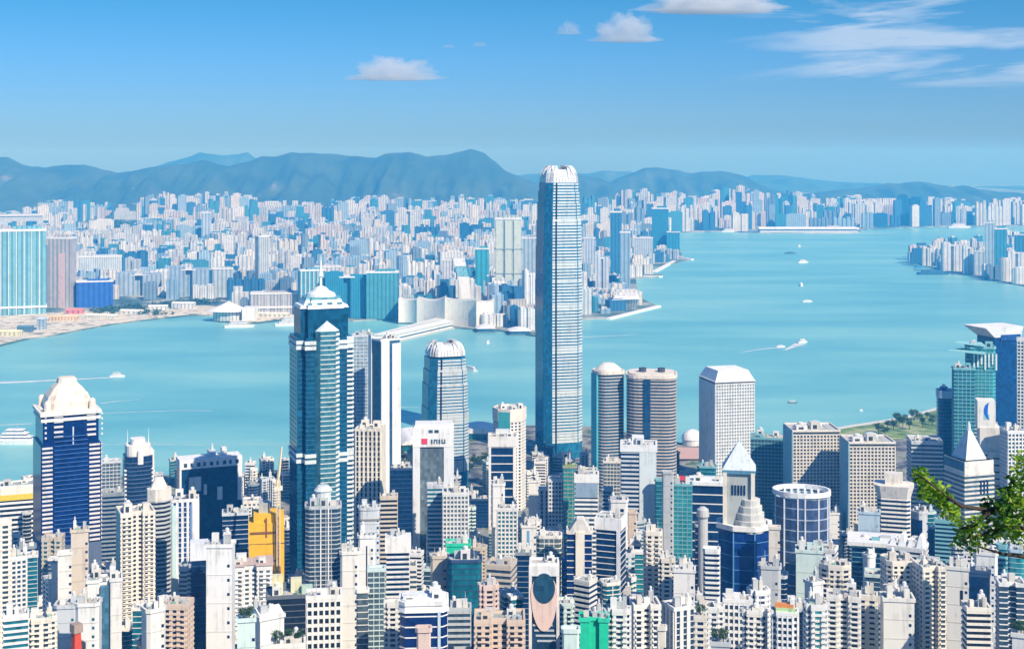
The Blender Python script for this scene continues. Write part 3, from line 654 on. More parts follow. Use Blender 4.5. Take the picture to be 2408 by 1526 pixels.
# navy tower with white crown and twin masts
root, w, d, h, L = hero(286, 362, 1450, .12, 1072, 'office_tower', 'navy round-shouldered tower with a white crown and two needle masts', 'office tower')
p = foot('Q', w, d); obj('glazing', MB().prism(p, 0, h), GLASS, root, (.010,.03,.085))
mb = MB(); z = 5
while z < h-3: mb.ring(p, .18, z, z+.7); z += 4.2
obj('trim', mb, WALL, root, (.10,.16,.26))
mb = MB(); z = 5
while z < h-14:
    for u in ((0, 1.8), (w*.4-2.2, w*.4)): mb.box(-w/2-.5 if u[0] == 0 else w/2-w*.14, (-w/2+w*.10) if u[0] == 0 else w/2+.6, -d/2*.72-.5, -d/2*.2, z, z+1.9)
    z += 4.2
obj('cladding', mb, WALL, root, (.74,.74,.72))
obj('crown', MB().prism(scalep(p, .86), h, L(1048)), WALL, root, (.80,.78,.74)); obj('crown', MB().prism(scalep(p, .5), L(1048), L(1034)), WALL, root, (.84,.82,.80))
obj('side_wall', MB().box(w*.40, w*.54, -d*.3, d*.4, 0, L(1062)), WALL, root, (.76,.78,.78))
obj('crown_niche', MB().box(-w*.07, w*.12, -d/2-1.2, -d*.3, h-8, L(1058)), WALL, root, (.8,.8,.8))
for sx in (-.36, .38): obj('mast', MB().tube([(sx*w,0,h),(sx*w,0,L(1046)),(sx*w,0,L(1012))], [.7,.5,.12], 6), WALL, root, (.8,.82,.84))
# blue tower under a flared white canopy, right edge
root, w, d, h, L = hero(2298, 2398, 1650, .42, 792, 'office_tower', 'deep blue tower under a flared white roof canopy at the right edge', 'office tower', .9)
p = foot('R', w, d); obj('glazing', MB().prism(p, 0, h), GLASS, root, (.004,.045,.16))
obj('side_glazing', MB().ebox(p[3], p[0], 0, d, 0, h, .3), GLASS, root, (.006,.12,.22))
obj('canopy', MB().loft(offset(p, 1), h, [(-w/2-17,-d/2-5),(w/2+3,-d/2-3),(w/2+3,d/2+3),(-w/2-17,d/2+5)], L(768), bottom=True), WALL, root, (.84,.84,.84))
obj('roof_fin', MB().box(-w*.3, w*.5, -d/2-1.5, -d/2, h-4, h+5), GLASS, root, (.02,.08,.26))
# tower with pyramid roof on the right
root, w, d, h, L = hero(2220, 2336, 1290, .42, 1082, 'office_tower', 'stone tower with a pale tent roof beside the leafy branch', 'office tower')
p = foot('R', w, d); obj('glazing', MB().prism(offset(p, -.2), 0, h), GLASS, root, (.05,.10,.14)); obj('cladding', clad(p, 0, h-12, 'b', 4.2), WALL, root, (.68,.64,.58))
obj('head_wall', MB().prism(p, h-12, h), WALL, root, (.76,.72,.66)); obj('tent_roof', MB().loft(scalep(p, .72), h, scalep(p, .12), L(1018)), WALL, root, (.66,.71,.73))
obj('finial', MB().lathe([(w*.07, L(1018)), (w*.05, L(1005)), (.3, L(996))], (0,0), 8), WALL, root, (.6,.66,.68)); obj('side_wall', MB().ebox(p[3], p[0], .5, d-.5, h-9, h-1, .6), GLASS, root, (.01,.14,.24))
for k in range(3): obj('window', MB().ebox(p[0], p[1], w*.52+k*3.6, w*.52+k*3.6+1.5, L(1160), L(1128), 1.1), GLASS, root, GL['n'])
# cream tower with a blue crescent
root, w, d, h, L = hero(2285, 2362, 1430, .12, 980, 'office_tower', 'cream stepped tower with a blue crescent emblem on its head', 'office tower')
p = foot('R', w, d); obj('wall', MB().prism(p, 0, L(1060)).prism([(x*.72+w*.02, y*.8) for x, y in p], L(1060), L(1005)), WALL, root, (.76,.72,.64))
hd = [(x*.62-w*.10, y*.72) for x, y in p]; obj('head', MB().prism(hd, L(1008), L(943), bottom=True), WALL, root, (.82,.80,.73))
m_ = MB(); n = 14; x0, zc, yy = w*-.05, L(966), -d*.36
out = [(x0+1.6-7.0*math.sin(math.pi*k/n), zc-8.5*math.cos(math.pi*k/n)) for k in range(n+1)]; inn = [(x0+2.0-2.4*math.sin(math.pi*k/n), zc-8.5*math.cos(math.pi*k/n)*.98) for k in range(n+1)]
for k in range(n):
    (a0, b0), (a1, b1), (c0, d0), (c1, d1) = out[k], out[k+1], inn[k], inn[k+1]; m_.add([(a0,yy-.5,b0),(a1,yy-.5,b1),(c1,yy-.5,d1),(c0,yy-.5,d0)], [(3,2,1,0)])
m_.v = [(x*.72+x0*.28, y, z) for x, y, z in m_.v]
obj('crescent_emblem', m_, flat_mat('blue_enamel', (.01,.14,.75), .4), root); obj('panel', MB().box(x0-4, x0+1.5, yy-.35, yy, L(986), L(974)), WALL, root, (.35,.62,.56))
mb = MB()
for k in range(14): mb.ebox(p[0], p[1], 1.5, w*.42, L(1070)-k*7, L(1070)-k*7+1.6, .2)
for k in range(14): mb.ebox(p[0], p[1], w*.6, w*.9, L(1070)-k*7-3, L(1070)-k*7-1.5, .2)
obj('strip_window', mb, GLASS, root, GL['k'])
# tower wrapped in yellow netting, with its crane
root, w, d, h, L = hero(585, 668, 1120, .0, 1212, 'tower_under_construction', 'building tower wrapped in bright yellow netting below the beige crane mast', 'construction site', .8)
YEL = flat_mat('yellow_netting', (.95,.53,.005), .85); p = foot('R', w, d)
mb = MB()
for a0, a1, z0, z1 in ((-.5, .5, 0, L(1345)), (-.49, .5, L(1318), L(1276)), (-.5, .5, L(1274), L(1226))): mb.prism([(a0*w,-d/2),(a1*w,-d/2),(a1*w,d/2),(a0*w,d/2)], z0, z1)
mb.prism([(.0,-d/2-.6),(w*.5,-d/2-.6),(w*.5,d/2),(0,d/2)], 0, L(1276)).prism([(-.36*w,-d*.42),(.3*w,-d*.42),(.3*w,d*.42),(-.36*w,d*.42)], L(1226), L(1207)).prism([(.34*w,-d*.5),(.5*w,-d*.5),(.5*w,d*.5),(.34*w,d*.5)], L(1226), h)
obj('netting', mb, YEL, root); obj('core_wall', MB().prism(scalep(p, .9), 0, L(1228)), WALL, root, (.55,.50,.44))
obj('seam', MB().box(-w*.03, w*.02, -d/2-.4, -d/2, L(1260), L(1214)).box(-w*.45, w*.35, -d/2-.9, -d/2, L(1250), L(1246)).box(-w*.1, w*.35, -d/2-1.0, -d/2, L(1316), L(1312)), WALL, root, (.25,.10,.02))
obj('head_wall', MB().box(-w*.22, w*.10, -d*.2, d*.3, L(1207), L(1184)), WALL, root, (.42,.44,.42))
cr = thing('tower_crane', (X(655, 1113), 1113, base_z(1113)), .1, 'beige tower crane mast rising beside the yellow netted building', 'crane')
L2 = lambda py: Z(py, 1113)-base_z(1113)
mb = MB()
for sx in (-1, 1):
    for sy in (-1, 1): mb.tube([(sx*1.2, sy*1.2, 0), (sx*1.2, sy*1.2, L2(1130))], [.55, .55], 4)
z = 60
while z < L2(1132): mb.tube([(-1.2,-1.2,z),(1.2,-1.2,z+3.2)], [.2,.2], 4); mb.tube([(1.2,-1.2,z+3.2),(-1.2,-1.2,z+6.4)], [.2,.2], 4); z += 6.4
obj('mast', mb, WALL, cr, (.76,.62,.40)); obj('cab', MB().box(-3.4, 3.2, -2.2, 2.2, L2(1152), L2(1143)), WALL, cr, (.80,.76,.62))
obj('jib', MB().tube([(-1.5,0,L2(1148)),(.5,0,L2(1110)),(2.6,0,L2(1050))], [1.5,1.3,.7], 5), WALL, cr, (.78,.68,.48)); obj('hook_cable', MB().tube([(2.4,0,L2(1052)),(3.4,-1,L2(1140))], [.12,.12], 4), WALL, cr, (.3,.3,.3))

# ------------------------------------------------------------------ the other near towers, front to back
NEAR = """
0 25 1228 900 0 r R C s 3.3|cream slot-windowed tower cut by the left edge of the view|apartment tower
20 62 1312 1010 .15 g R W s 3.4|small white stepped block left of the domed navy tower foot|apartment tower
40 84 1288 1120 0 l C S b 4|blue glass block at the foot of the domed navy tower|office block
0 78 1142 1480 0 b R W k 5|white podium block with a yellow stripe and dark louvre rows|office block
10 66 1448 800 0 b R W t 3.4|green cornered banded tower at the lower left edge|apartment tower
62 132 1456 830 0 r X C s 3.1|cream ribbed apartment tower next to the red sheeted one|apartment tower
121 137 1330 985 0 p R U n 4|thinnest pale blank slab before the navy tower|apartment tower
136 168 1302 975 0 p R I n 4|cream blank slab between two grey slabs before the navy tower|apartment tower
167 208 1248 1000 .0 p R H n 4|taller grey-beige blank slab before the navy domed tower|apartment tower
206 286 1364 960 0 p H W s 4|bright white blank tower with one blue-grey slot, below the dark banded block|apartment tower
236 292 1160 1330 .0 b R S n 4|slate grey banded block touching the domed navy tower's right|office block
240 284 1086 1560 0 m R U g 4|pale green-grey block behind the slate banded one|office block
274 363 1206 1060 .13 r H C k 3.3|cream tower with scalloped balconies and a blue-grey side|apartment tower
344 404 1175 1150 .1 b O G k 3.6|dark banded tower with a cream eight-sided turret top|apartment tower
405 466 1176 1090 0 v R W b 4|white tower with blue and mint vertical stripes|apartment tower
330 392 1436 810 .28 p C I n 4|cream blank tower with a dark left side at the bottom|apartment tower
385 454 1424 850 -.25 r R K n 3.3|pinkish tan tower with dark notched windows|apartment tower
450 487 1312 920 0 l R N n 4.2|narrow navy glass tower under a white cap beside a blank white slab|office tower
485 553 1284 880 -.12 p R W n 6|tall blank white slab with faint joint lines|apartment tower
540 638 1332 1010 0 r H W g 3.3|white balcony block with a pink-brown flat roof edge|apartment tower
524 584 1208 1180 .0 l R U n 4|grey-white and navy tower left of the yellow netting|office tower
588 668 1452 790 .3 p R W n 5|white gabled blank block with a dark left flank near the bottom|apartment tower
628 736 1400 900 0 l R D k 4|almost black glass block under pale yellow roof structures|office block
722 802 1402 840 0 g R I k 5|dark block caged by a white frame at the bottom|apartment tower
719 801 1192 1030 .0 m C G s 3.3|grey gridded tower with a central white ladder stripe and turret top|apartment tower
836 906 1010 1380 -.15 v R C k 5|cream tower with long dark slits between white ribs|office tower
830 880 790 1590 0 m R U w 4|pale hatched glass block tucked behind the spired tower|office tower
843 893 1196 1120 0 p Q U n 4|round-topped grey framed white tower|apartment tower
800 846 1300 960 0 p C I n 4|cream narrow stepped tower left of the twin chimney tower|apartment tower
842 882 1262 1000 0 p C W n 4|white round-shouldered tower with a single black seam|apartment tower
895 934 1168 1230 0 b R H k 4|taupe banded tower with a cluttered brown roof|apartment tower
918 972 1102 1420 0 l R N n 4.5|dark navy block right of the slit-windowed cream tower|office tower
910 962 1268 1020 0 b R W n 3.6|slate banded tower under a wide white cap|apartment tower
838 866 1390 850 0 l C I g 4|cream edged tower with a grey-green glass strip|apartment tower
866 905 1340 900 0 m R M g 3.4|pale mint lattice tower low among cream ones|apartment tower
905 942 1420 850 0 r X I k 3.2|cream cruciform tower left of the navy capped one|apartment tower
941 1052 1416 800 0 l C W v 6|navy glass block under a white rounded cap, front row|office block
980 1013 1482 700 0 p C P n 5|small pale pink blank tower in front of the navy capped block|apartment tower
1006 1042 1142 1230 0 b R U t 3.8|teal banded half of the tower pair before the bank|apartment tower
1042 1101 1160 1220 0 g R W g 3.8|light grey gridded tower right of the teal banded one|apartment tower
1013 1054 1310 1000 0 p C H n 4|beige blank tower below the teal banded one|apartment tower
1050 1106 1280 1060 0 p R E e 30|tower wrapped in emerald netting, further back and partly dark|construction site
1054 1132 1318 990 0 l C N t 4|navy and green glass block right below the emerald netting|office block
1052 1106 1432 850 0 b R G s 3.6|grey banded block right of the navy capped one|apartment tower
1104 1150 1174 1560 0 l R N n 4|navy block below the small park|office block
1126 1172 1380 900 .1 r X P k 3.3|pinkish cream stepped tower above the pink low block|apartment tower
1118 1232 1458 800 0 r H K k 3.4|broad terracotta pink block in the front row|apartment block
1150 1213 1028 1460 0 l R W n 9|white framed navy glass tower below the teal-sided one|office tower
1148 1248 966 1640 .32 r O I k 3.8|cream tower with zigzag bands and a teal flank behind the white framed one|office tower
1156 1187 1140 1330 0 p C W n 4|plain white slab in front of the framed navy tower|apartment tower
1170 1216 1196 1290 0 g R W t 4|white and cyan lattice tower|apartment tower
1144 1214 1330 1000 -.2 b R H s 4.2|taupe tower with white top stripes and cream right corner|apartment tower
1213 1248 1302 1060 0 l R S n 4|dark blue narrow tower left of the round hollow one|office tower
1227 1262 1238 1230 0 p R I n 4|cream blank slab with blue groove|apartment tower
1243 1270 1132 1420 0 p R I n 4|upper cream slab behind the pale cluster|apartment tower
1268 1292 1150 1400 0 v R U b 4|pale blue ribbed slab in the cluster below the supertall|apartment tower
1290 1328 1128 1380 0 g R W s 4|white lattice tower right below the supertall's foot|apartment tower
1262 1320 1262 1080 0 m C I g 3.6|cream and green stepped block above the round hollow tower|apartment block
1325 1356 1098 1370 0 m R L e 4|olive green narrow tower with a planted roof|apartment tower
1353 1406 1118 1320 0 b R W s 4.2|white topped slate banded tower right of the olive one|office tower
1313 1335 1320 1100 0 b R B s 3.6|narrow blue banded tower right of the round hollow one|office tower
1334 1392 1250 1040 0 l R C v 5|navy tower with a cream central spine and gabled head|office tower
1352 1402 1368 960 -.35 b R I n 3.8|low cream banded block below the cream spine tower|apartment tower
1364 1431 1456 800 0 p H E e 30|bright green netted building in the front row|construction site
1322 1362 1484 760 0 p C M n 5|pale mint low blank block left of the bright green netting|apartment block
1402 1472 1222 1050 -.2 l R W n 4.6|navy banded tower with a white head and white right edge|office tower
1432 1476 1178 1190 0 p C W n 8|glossy white blank tower with one dark slot|office tower
1420 1458 1086 1560 0 m R C g 4|cream low block between the brown twins' feet|office block
1418 1440 1150 1420 0 b R A n 4|sky blue banded sliver below the left twin|office tower
1475 1497 1206 1250 0 p C K n 4|tan narrow tower behind the glossy white one|apartment tower
1462 1542 1048 1400 .0 b R U n 4.4|navy banded tower with a light gridded right bay before the wider twin|office tower
1493 1516 1300 1120 0 l R W e 4|green glass sliver between white edges|office tower
1515 1556 1252 1060 0 r C C k 3.6|cream turreted tower with stepped shoulders|apartment tower
1550 1586 1316 1040 0 r X C k 3.4|cream tower with a square niche, right shoulder of the turreted one|apartment tower
1540 1560 1130 1380 0 l Q T t 4|teal round-edged sliver left of the grey blank slab|office tower
1557 1584 1112 1300 0 p C G n 4|grey blank slab with chamfered top|apartment tower
1583 1627 1140 1310 0 m R T e 4|teal lattice block left of the wide navy one|office tower
1625 1706 1136 1400 0 l R W n 9|wide navy glass block under a white terrace|office block
1640 1684 1098 1560 0 l C T t 4|teal low block in front of the white gridded tower|office block
1584 1634 1342 960 0 p R W n 5|square white blank block right of the cream niche tower|apartment tower
1634 1660 1236 1080 0 l Q G n 5|dark glass tower with a grey column and knob top|office tower
1655 1692 1294 1000 0 b C W n 3.6|white curved balcony tower left of the blue glass base|apartment tower
1432 1482 1436 800 0 r X W n 3.3|white balcony tower right of the bright green netting|apartment tower
1482 1552 1424 830 .15 r H I k 3.3|cream white broad tower, third right of the green netting|apartment tower
1545 1566 1478 740 0 p C C n 5|small cream tower with a rounded top in the front row|apartment tower
1560 1634 1430 850 .35 v R W s 3.6|ribbed white tower with a deep blue left side|apartment tower
1636 1702 1430 860 0 r X W s 3.3|white cruciform tower left of the blue glass base|apartment tower
1766 1846 1030 1570 .0 m R T s 4|teal grey glass block between pyramid roof and cream grid|office block
1808 1834 1242 1090 0 p R C n 5|slim cream slab with a notched top|apartment tower
1872 1934 1296 1010 0 p R M w 5|pale mint blank block in front of the curved glass tower|office block
1925 2002 1332 960 0 r O C k 3.4|cream eight-sided tower with heaped roof|apartment tower
1784 1836 1334 980 0 p C G n 5|grey blank block right of the blue glass base|apartment block
1702 1762 1412 860 0 g R W s 4.5|white portal framed tower below the blue glass base|apartment tower
1756 1812 1392 880 .25 r X W s 3.3|white tower with grey left side and blocky top|apartment tower
1748 1802 1440 800 0 r X I k 3.3|cream white windowed tower left of the orange roof|apartment tower
1816 1876 1442 790 0 g X W n 3.6|white windowed tower with an orange and green roof|apartment tower
1888 1948 1426 820 .2 r X W e 3.3|white and teal tower right of the orange roof|apartment tower
1946 2022 1404 870 0 r H I k 3.3|broad cream tower with gaps beside a black slot|apartment tower
1892 1936 1372 930 .45 p R W s 5|white cube topped block with grey left face|apartment block
2016 2062 1402 900 0 r R C n 3.4|yellow cream low tower right of the black slot|apartment tower
2004 2110 1284 1180 .0 l R T n 4|teal block under a broad flat white roof slab|office block
2018 2069 1206 1240 0 p R A w 5|pale blue blank block on the flat roof slab's back side|office block
2064 2140 1158 1270 0 b C C n 4|dark banded tower under a flared cream crown|office tower
2088 2182 1288 1130 -.1 b R W k 3.8|dark banded low block with a wavy white roof|office block
2138 2184 1206 1300 .6 p C U b 5|grey blank tower with a curved navy face|office tower
2200 2252 1224 1260 0 b R T n 3.8|teal banded tower below the tree branch|office tower
2132 2216 1038 1500 .15 b R U s 4.4|pale blue tower with slanting bands beside the tent roof|office tower
2026 2062 1308 1080 .45 p Q W t 4|white rounded tower with a teal curved side|apartment tower
2068 2152 1322 980 .25 r C C k 3.4|cream stepped complex, left block with pale blue roof|apartment block
2148 2226 1336 960 .30 r H C g 3.4|beige stepped complex, right block with dark left flank|apartment block
2070 2150 1410 870 .1 p R I n 4|cream cubic block in front of the stepped complex|apartment block
2226 2278 1336 930 0 p R I n 4|slim tall cream slab with one dark slot|apartment tower
2272 2328 1344 960 0 l R N n 20|blank navy block right of the slim cream slab|office block
2262 2330 1432 830 .2 b R C k 3.6|low cream banded block at the navy block's foot|apartment block
2340 2410 1374 860 .16 m H W s 3.4|white and blue glass tower at the lower right edge|apartment tower
558 600 1458 780 0 p R M n 5|mint terrace block carrying bright green trees left of the gabled block|apartment block
640 716 1516 745 0 r R I n 3.4|cream terrace block with yellow-green trees at the bottom edge|apartment block
1634 1660 1452 770 0 r R C n 3.3|small cream block with a leafy roof left of the white cruciform tower|apartment block
1672 1716 1514 730 0 p R G n 5|grey block with roof trees at the bottom edge below the portal frame|apartment block
2380 2412 1494 745 0 p R W n 5|white block with a bushy roof in the bottom right corner|apartment block
2290 2346 1302 1080 0 p C W n 4|white blank block behind the navy blank one|apartment tower
2344 2368 1284 1120 0 b Q T t 3.8|teal striped round tower under the branch|office tower
2370 2410 1296 1100 0 l Q A e 4|cyan glass tower under the branch at the right edge|office tower
2352 2412 1015 1400 .3 g R W s 4|white lattice tower at the right edge above the branch|office tower
2326 2356 1008 1460 0 b R G n 4|grey banded sliver beside the crescent emblem tower|office tower
2238 2292 868 1500 .1 m R T t 4|teal glass block in front of the bird-winged green tower|office tower
2268 2342 818 1540 .1 m C T e 4|green glass tower with projecting roof fins|office tower
2200 2270 924 1560 .1 l Q B t 4|plain blue glass tower with a rounded rim standing at the park|office tower
2262 2300 970 1530 0 b R U s 4|pale banded tower between blue glass and the crescent emblem|office tower
2392 2440 800 1560 0 g R W s 4|white lattice tower cut by the right edge|office tower
"""
recs = []
for i, ln in enumerate(NEAR.strip().splitlines()):
    a, lab, cat = ln.split('|'); f = a.split(); recs.append((float(f[3]), i, f, lab, cat))
recs.sort(key=lambda r: r[0]); INFO = {}
for Y0, i, f, lab, cat in recs:
    nm = {'apartment tower': 'apartment_tower', 'apartment block': 'apartment_block', 'office tower': 'office_tower', 'office block': 'office_block', 'construction site': 'building_under_netting'}[cat]
    INFO[i] = tower(float(f[0]), float(f[1]), float(f[2]), Y0, float(f[4]), f[5], f[6], f[7], f[8], float(f[9]), nm, lab, cat, seed=i)
def find(sub):
    for Y0, i, f, lab, cat in recs:
        if sub in lab: return INFO[i]
# special features of some of them
r_, (w, d, h, p, Y) = find('yellow stripe'); obj('stripe', MB().ring(p, .9, h-14, h-8), flat_mat('yellow_paint', (.85,.62,.03)), r_); obj('head_wall', MB().ring(p, .75, h-8, h), WALL, r_, (.8,.76,.66))
r_, (w, d, h, p, Y) = find('eight-sided turret'); obj('turret', MB().prism(scalep(foot('O', w, d), 1.12), h-1, h+9).loft(scalep(foot('O', w, d), .8), h+9, scalep(foot('O', w, d), .35), h+18), WALL, r_, (.74,.70,.62))
r_, (w, d, h, p, Y) = find('blue and mint'); obj('stripe', MB().box(w*.18, w*.26, -d/2-1.2, -d/2, 14, h-3), WALL, r_, (.12,.25,.50)); obj('stripe', MB().box(-w*.5, -w*.34, -d/2-1.1, -d/2, 0, h-3), WALL, r_, (.55,.72,.70)); obj('panel', MB().box(w*.30, w*.5, -d/2-1.3, -d/2, 0, h), WALL, r_, (.82,.82,.82))
r_, (w, d, h, p, Y) = find('one blue-grey slot'); obj('glazing', MB().box(-w*.12, w*.12, -d/2+.5, -d/2+2.6, 0, h-3), GLASS, r_, (.08,.20,.30))
r_, (w, d, h, p, Y) = find('under a white cap beside'); obj('cap', MB().prism(offset(p, .8), h-1, h+11), WALL, r_, (.74,.76,.80))
r_, (w, d, h, p, Y) = find('pink-brown flat roof'); obj('roof_slab', MB().prism(offset(p, 1.5), h+1.7, h+2.6), WALL, r_, (.58,.44,.38))
r_, (w, d, h, p, Y) = find('gabled blank'); obj('gable_roof', MB().add([(-w/2,-d/2,h+1.7),(w/2,-d/2,h+1.7),(w/2,d/2,h+1.7),(-w/2,d/2,h+1.7),(-w/2,0,h+5),(w/2,0,h+5)], [(0,1,5,4),(2,3,4,5),(1,2,5),(3,0,4)]), WALL, r_, (.8,.8,.78))
r_, (w, d, h, p, Y) = find('pale yellow roof'); [obj('roof_frame', MB().box(x-3.5, x+3.5, yy-2.5, yy+2.5, h+.2, h+hh), WALL, r_, c) for x, yy, hh, c in ((-8,-3,13,(.75,.70,.42)),(4,2,9,(.70,.68,.45)),(11,-5,6,(.45,.62,.5)))]
r_, (w, d, h, p, Y) = find('ladder stripe'); obj('ladder_stripe', MB().ebox(p[0], p[1], w*.30, w*.335, 0, h, 1.0).ebox(p[0], p[1], w*.52, w*.555, 0, h, 1.0), WALL, r_, (.82,.82,.80)); obj('turret', MB().lathe([(6, h), (6, h+11), (7, h+11.5), (4, h+15)], (0, 0), 12), WALL, r_, (.62,.66,.66))
r_, (w, d, h, p, Y) = find('wide white cap'); obj('cap', MB().prism(offset(p, 1.4), h-9, h+2.2), WALL, r_, (.80,.80,.78))
r_, (w, d, h, p, Y) = find('white rounded cap'); obj('cap', MB().loft(offset(p, .9), h-4.5, offset(p, -1), h+2.4), WALL, r_, (.82,.84,.84)); obj('edge_strip', MB().ebox(p[0], p[1], w*.68, w*.74, 0, h-4, .9), WALL, r_, (.55,.66,.76))
r_, (w, d, h, p, Y) = find('single black seam'); obj('seam', MB().ebox(p[0], p[1], w*.36, w*.36+.9, 0, h-6, .25), WALL, r_, (.02,.02,.02))
r_, (w, d, h, p, Y) = find('grey framed white'); obj('arch_frame', MB().ring(p, .6, h-9, h-7.6), WALL, r_, (.25,.24,.22)); obj('panel', MB().ebox(p[-1], p[0], .3, max(1, math.hypot(p[0][0]-p[-1][0], p[0][1]-p[-1][1])-.3), 0, h-18, .5), WALL, r_, (.84,.84,.84))
r_, (w, d, h, p, Y) = find('white framed navy'); obj('frame', MB().ebox(p[0], p[1], -.3, 2.2, 0, h, .8).ebox(p[0], p[1], w-3, w+.3, 0, h, .8), WALL, r_, (.82,.82,.80)); obj('head_wall', MB().ring(p, 1.0, h-9, h+2), WALL, r_, (.80,.78,.74)); obj('roof_lantern', MB().prism(scalep(p, .5), h, h+7), WALL, r_, (.7,.72,.7))
r_, (w, d, h, p, Y) = find('zigzag bands'); obj('head_wall', MB().ring(p, 1.2, h-12, h+2.2, -1), WALL, r_, (.80,.74,.64)); obj('side_wall', MB().ebox(p[4], p[5], 0, math.hypot(p[5][0]-p[4][0], p[5][1]-p[4][1]), 0, h-1, 1.3), WALL, r_, (.05,.38,.42))  # teal sheet paints shade onto the left flank
r_, (w, d, h, p, Y) = find('white top stripes'); obj('panel', MB().ebox(p[0], p[1], .3, w-.3, 0, h-17, .9), WALL, r_, (.24,.30,.40))
r_, (w, d, h, p, Y) = find('blue groove'); obj('groove', MB().ebox(p[0], p[1], w*.35, w*.52, 0, h-3, .3), WALL, r_, (.16,.36,.62))
r_, (w, d, h, p, Y) = find('planted roof'); obj('planted_roof', MB().box(-w*.42, w*.42, -d*.42, d*.42, h+.1, h+3), LAWN, r_)
r_, (w, d, h, p, Y) = find('white topped slate'); obj('head_wall', MB().ring(p, 1.1, h-6, h+2, -.5), WALL, r_, (.82,.82,.80)); obj('panel', MB().ebox(p[0], p[1], .2, w-.2, h-20, h-6.2, .9), WALL, r_, (.26,.36,.46))
r_, (w, d, h, p, Y) = find('cream central spine'); obj('spine', MB().box(-w*.16, w*.20, -d/2-2, d/2, 0, h+1), WALL, r_, (.82,.76,.64)); obj('gable_head', MB().add([(-w*.5,-d/2-1,h-1),(w*.5,-d/2-1,h-1),(w*.5,d/2,h-1),(-w*.5,d/2,h-1),(-w*.12,-d/2-2,h+10),(w*.16,-d/2-2,h+10),(w*.16,d*.3,h+10),(-w*.12,d*.3,h+10)], [(0,1,5,4),(1,2,6,5),(2,3,7,6),(3,0,4,7),(4,5,6,7)]), WALL, r_, (.80,.76,.68))
r_, (w, d, h, p, Y) = find('white head and white right'); obj('head_wall', MB().ring(p, 1.1, h-7, h+2, -.5), WALL, r_, (.82,.82,.80)); obj('edge_strip', MB().ebox(p[0], p[1], w*.86, w+.2, 0, h-7, 1.3), WALL, r_, (.78,.80,.82))
r_, (w, d, h, p, Y) = find('one dark slot, '.strip(', ')) or find('glossy white'); 
r_, (w, d, h, p, Y) = find('glossy white'); obj('slot', MB().ebox(p[0], p[1], w*.5, w*.68, h-18, h-6, .3), GLASS, r_, GL['n'])
r_, (w, d, h, p, Y) = find('light gridded right bay'); obj('bay', MB().ebox(p[0], p[1], w*.52, w-.2, 0, h-2, 1.2), WALL, r_, (.66,.74,.76)); obj('head_wall', MB().ring(p, 1.5, h-5, h+2, -.5), WALL, r_, (.80,.82,.82)); obj('turret', MB().box(-w*.2, w*.15, -d*.2, d*.2, h, h+9), WALL, r_, (.76,.78,.78))
r_, (w, d, h, p, Y) = find('under a white terrace'); obj('terrace', MB().prism(offset(p, 2.0), h-1, h+2.6), WALL, r_, (.80,.84,.84))
r_, (w, d, h, p, Y) = find('knob top'); obj('column', MB().lathe([(4, 0), (4, h+6), (5.2, h+8), (4.6, h+13), (2, h+15)], (w*.22, -d*.3), 14), WALL, r_, (.52,.52,.50))
r_, (w, d, h, p, Y) = find('orange and green roof'); obj('roof_sheeting', MB().box(-w*.40, w*.34, -d*.36, -d*.02, h+.2, h+5.5), WALL, r_, (.72,.26,.06)); obj('roof_garden', MB().box(-w*.36, w*.40, -d*.47, -d*.37, h+.2, h+3.4), WALL, r_, (.45,.68,.34))
r_, (w, d, h, p, Y) = find('broad flat white roof slab'); obj('roof_slab', MB().prism(offset(p, 4.0), h+1.8, h+5), WALL, r_, (.80,.80,.78))
r_, (w, d, h, p, Y) = find('flared cream crown'); obj('crown', MB().loft(offset(p, .3), h-4, offset(p, 3.5), h+7), WALL, r_, (.80,.74,.66)); obj('crown', MB().prism(scalep(foot('R', w, d), .55), h+7, h+17), WALL, r_, (.76,.70,.62))
r_, (w, d, h, p, Y) = find('curved navy face'); obj('curved_face', MB().ebox(p[-1], p[0], 0, 3, 20, h-6, .8).ebox(p[-2], p[-1], .5, math.hypot(p[-1][0]-p[-2][0], p[-1][1]-p[-2][1]), 20, h-6, .8), GLASS, r_, GL['v'])
r_, (w, d, h, p, Y) = find('wavy white roof'); 
for k in range(4): x = -w*.38+k*w*.25; obj('roof_shell', MB().loft([(x-w*.11,-d*.4),(x+w*.11,-d*.4),(x+w*.11,d*.4),(x-w*.11,d*.4)], h+.2, [(x-w*.03,-d*.3),(x+w*.05,-d*.3),(x+w*.05,d*.3),(x-w*.03,d*.3)], h+7+(k % 2)*3), WALL, r_, (.82,.84,.84))
r_, (w, d, h, p, Y) = find('slim tall cream slab'); obj('slot', MB().ebox(p[0], p[1], w*.62, w*.74, h-24, h-14, .3), GLASS, r_, GL['k'])
r_, (w, d, h, p, Y) = find('projecting roof fins')
for zz, o1, o2, yy in ((h+2, 7, 14, 0), (h-6, 3, 22, -6)): obj('roof_fin', MB().add([(-w/2-o2,-d/2+yy,zz+3),(w*.1,-d/2-4+yy,zz),(w*.1,d/2,zz),(-w/2-o1,d/2,zz+1),(-w/2-o2,-d/2+yy,zz+4),(w*.1,-d/2-4+yy,zz+2),(w*.1,d/2,zz+2),(-w/2-o1,d/2,zz+3)], [(0,3,2,1),(4,5,6,7),(0,1,5,4),(1,2,6,5),(2,3,7,6),(3,0,4,7)]), WALL, r_, (.30,.62,.64))
for k in range(7): x = -w*.3+k*w*.13; obj('crown_fin', MB().box(x, x+1.6, -d/2-1.2, -d/2, h-24+(k % 3)*3, h-6), WALL, r_, (.72,.80,.78))
r_, (w, d, h, p, Y) = find('rounded rim standing'); obj('rim', MB().ring(p, .8, h-6, h+2.5, -1.2), WALL, r_, (.46,.60,.70))
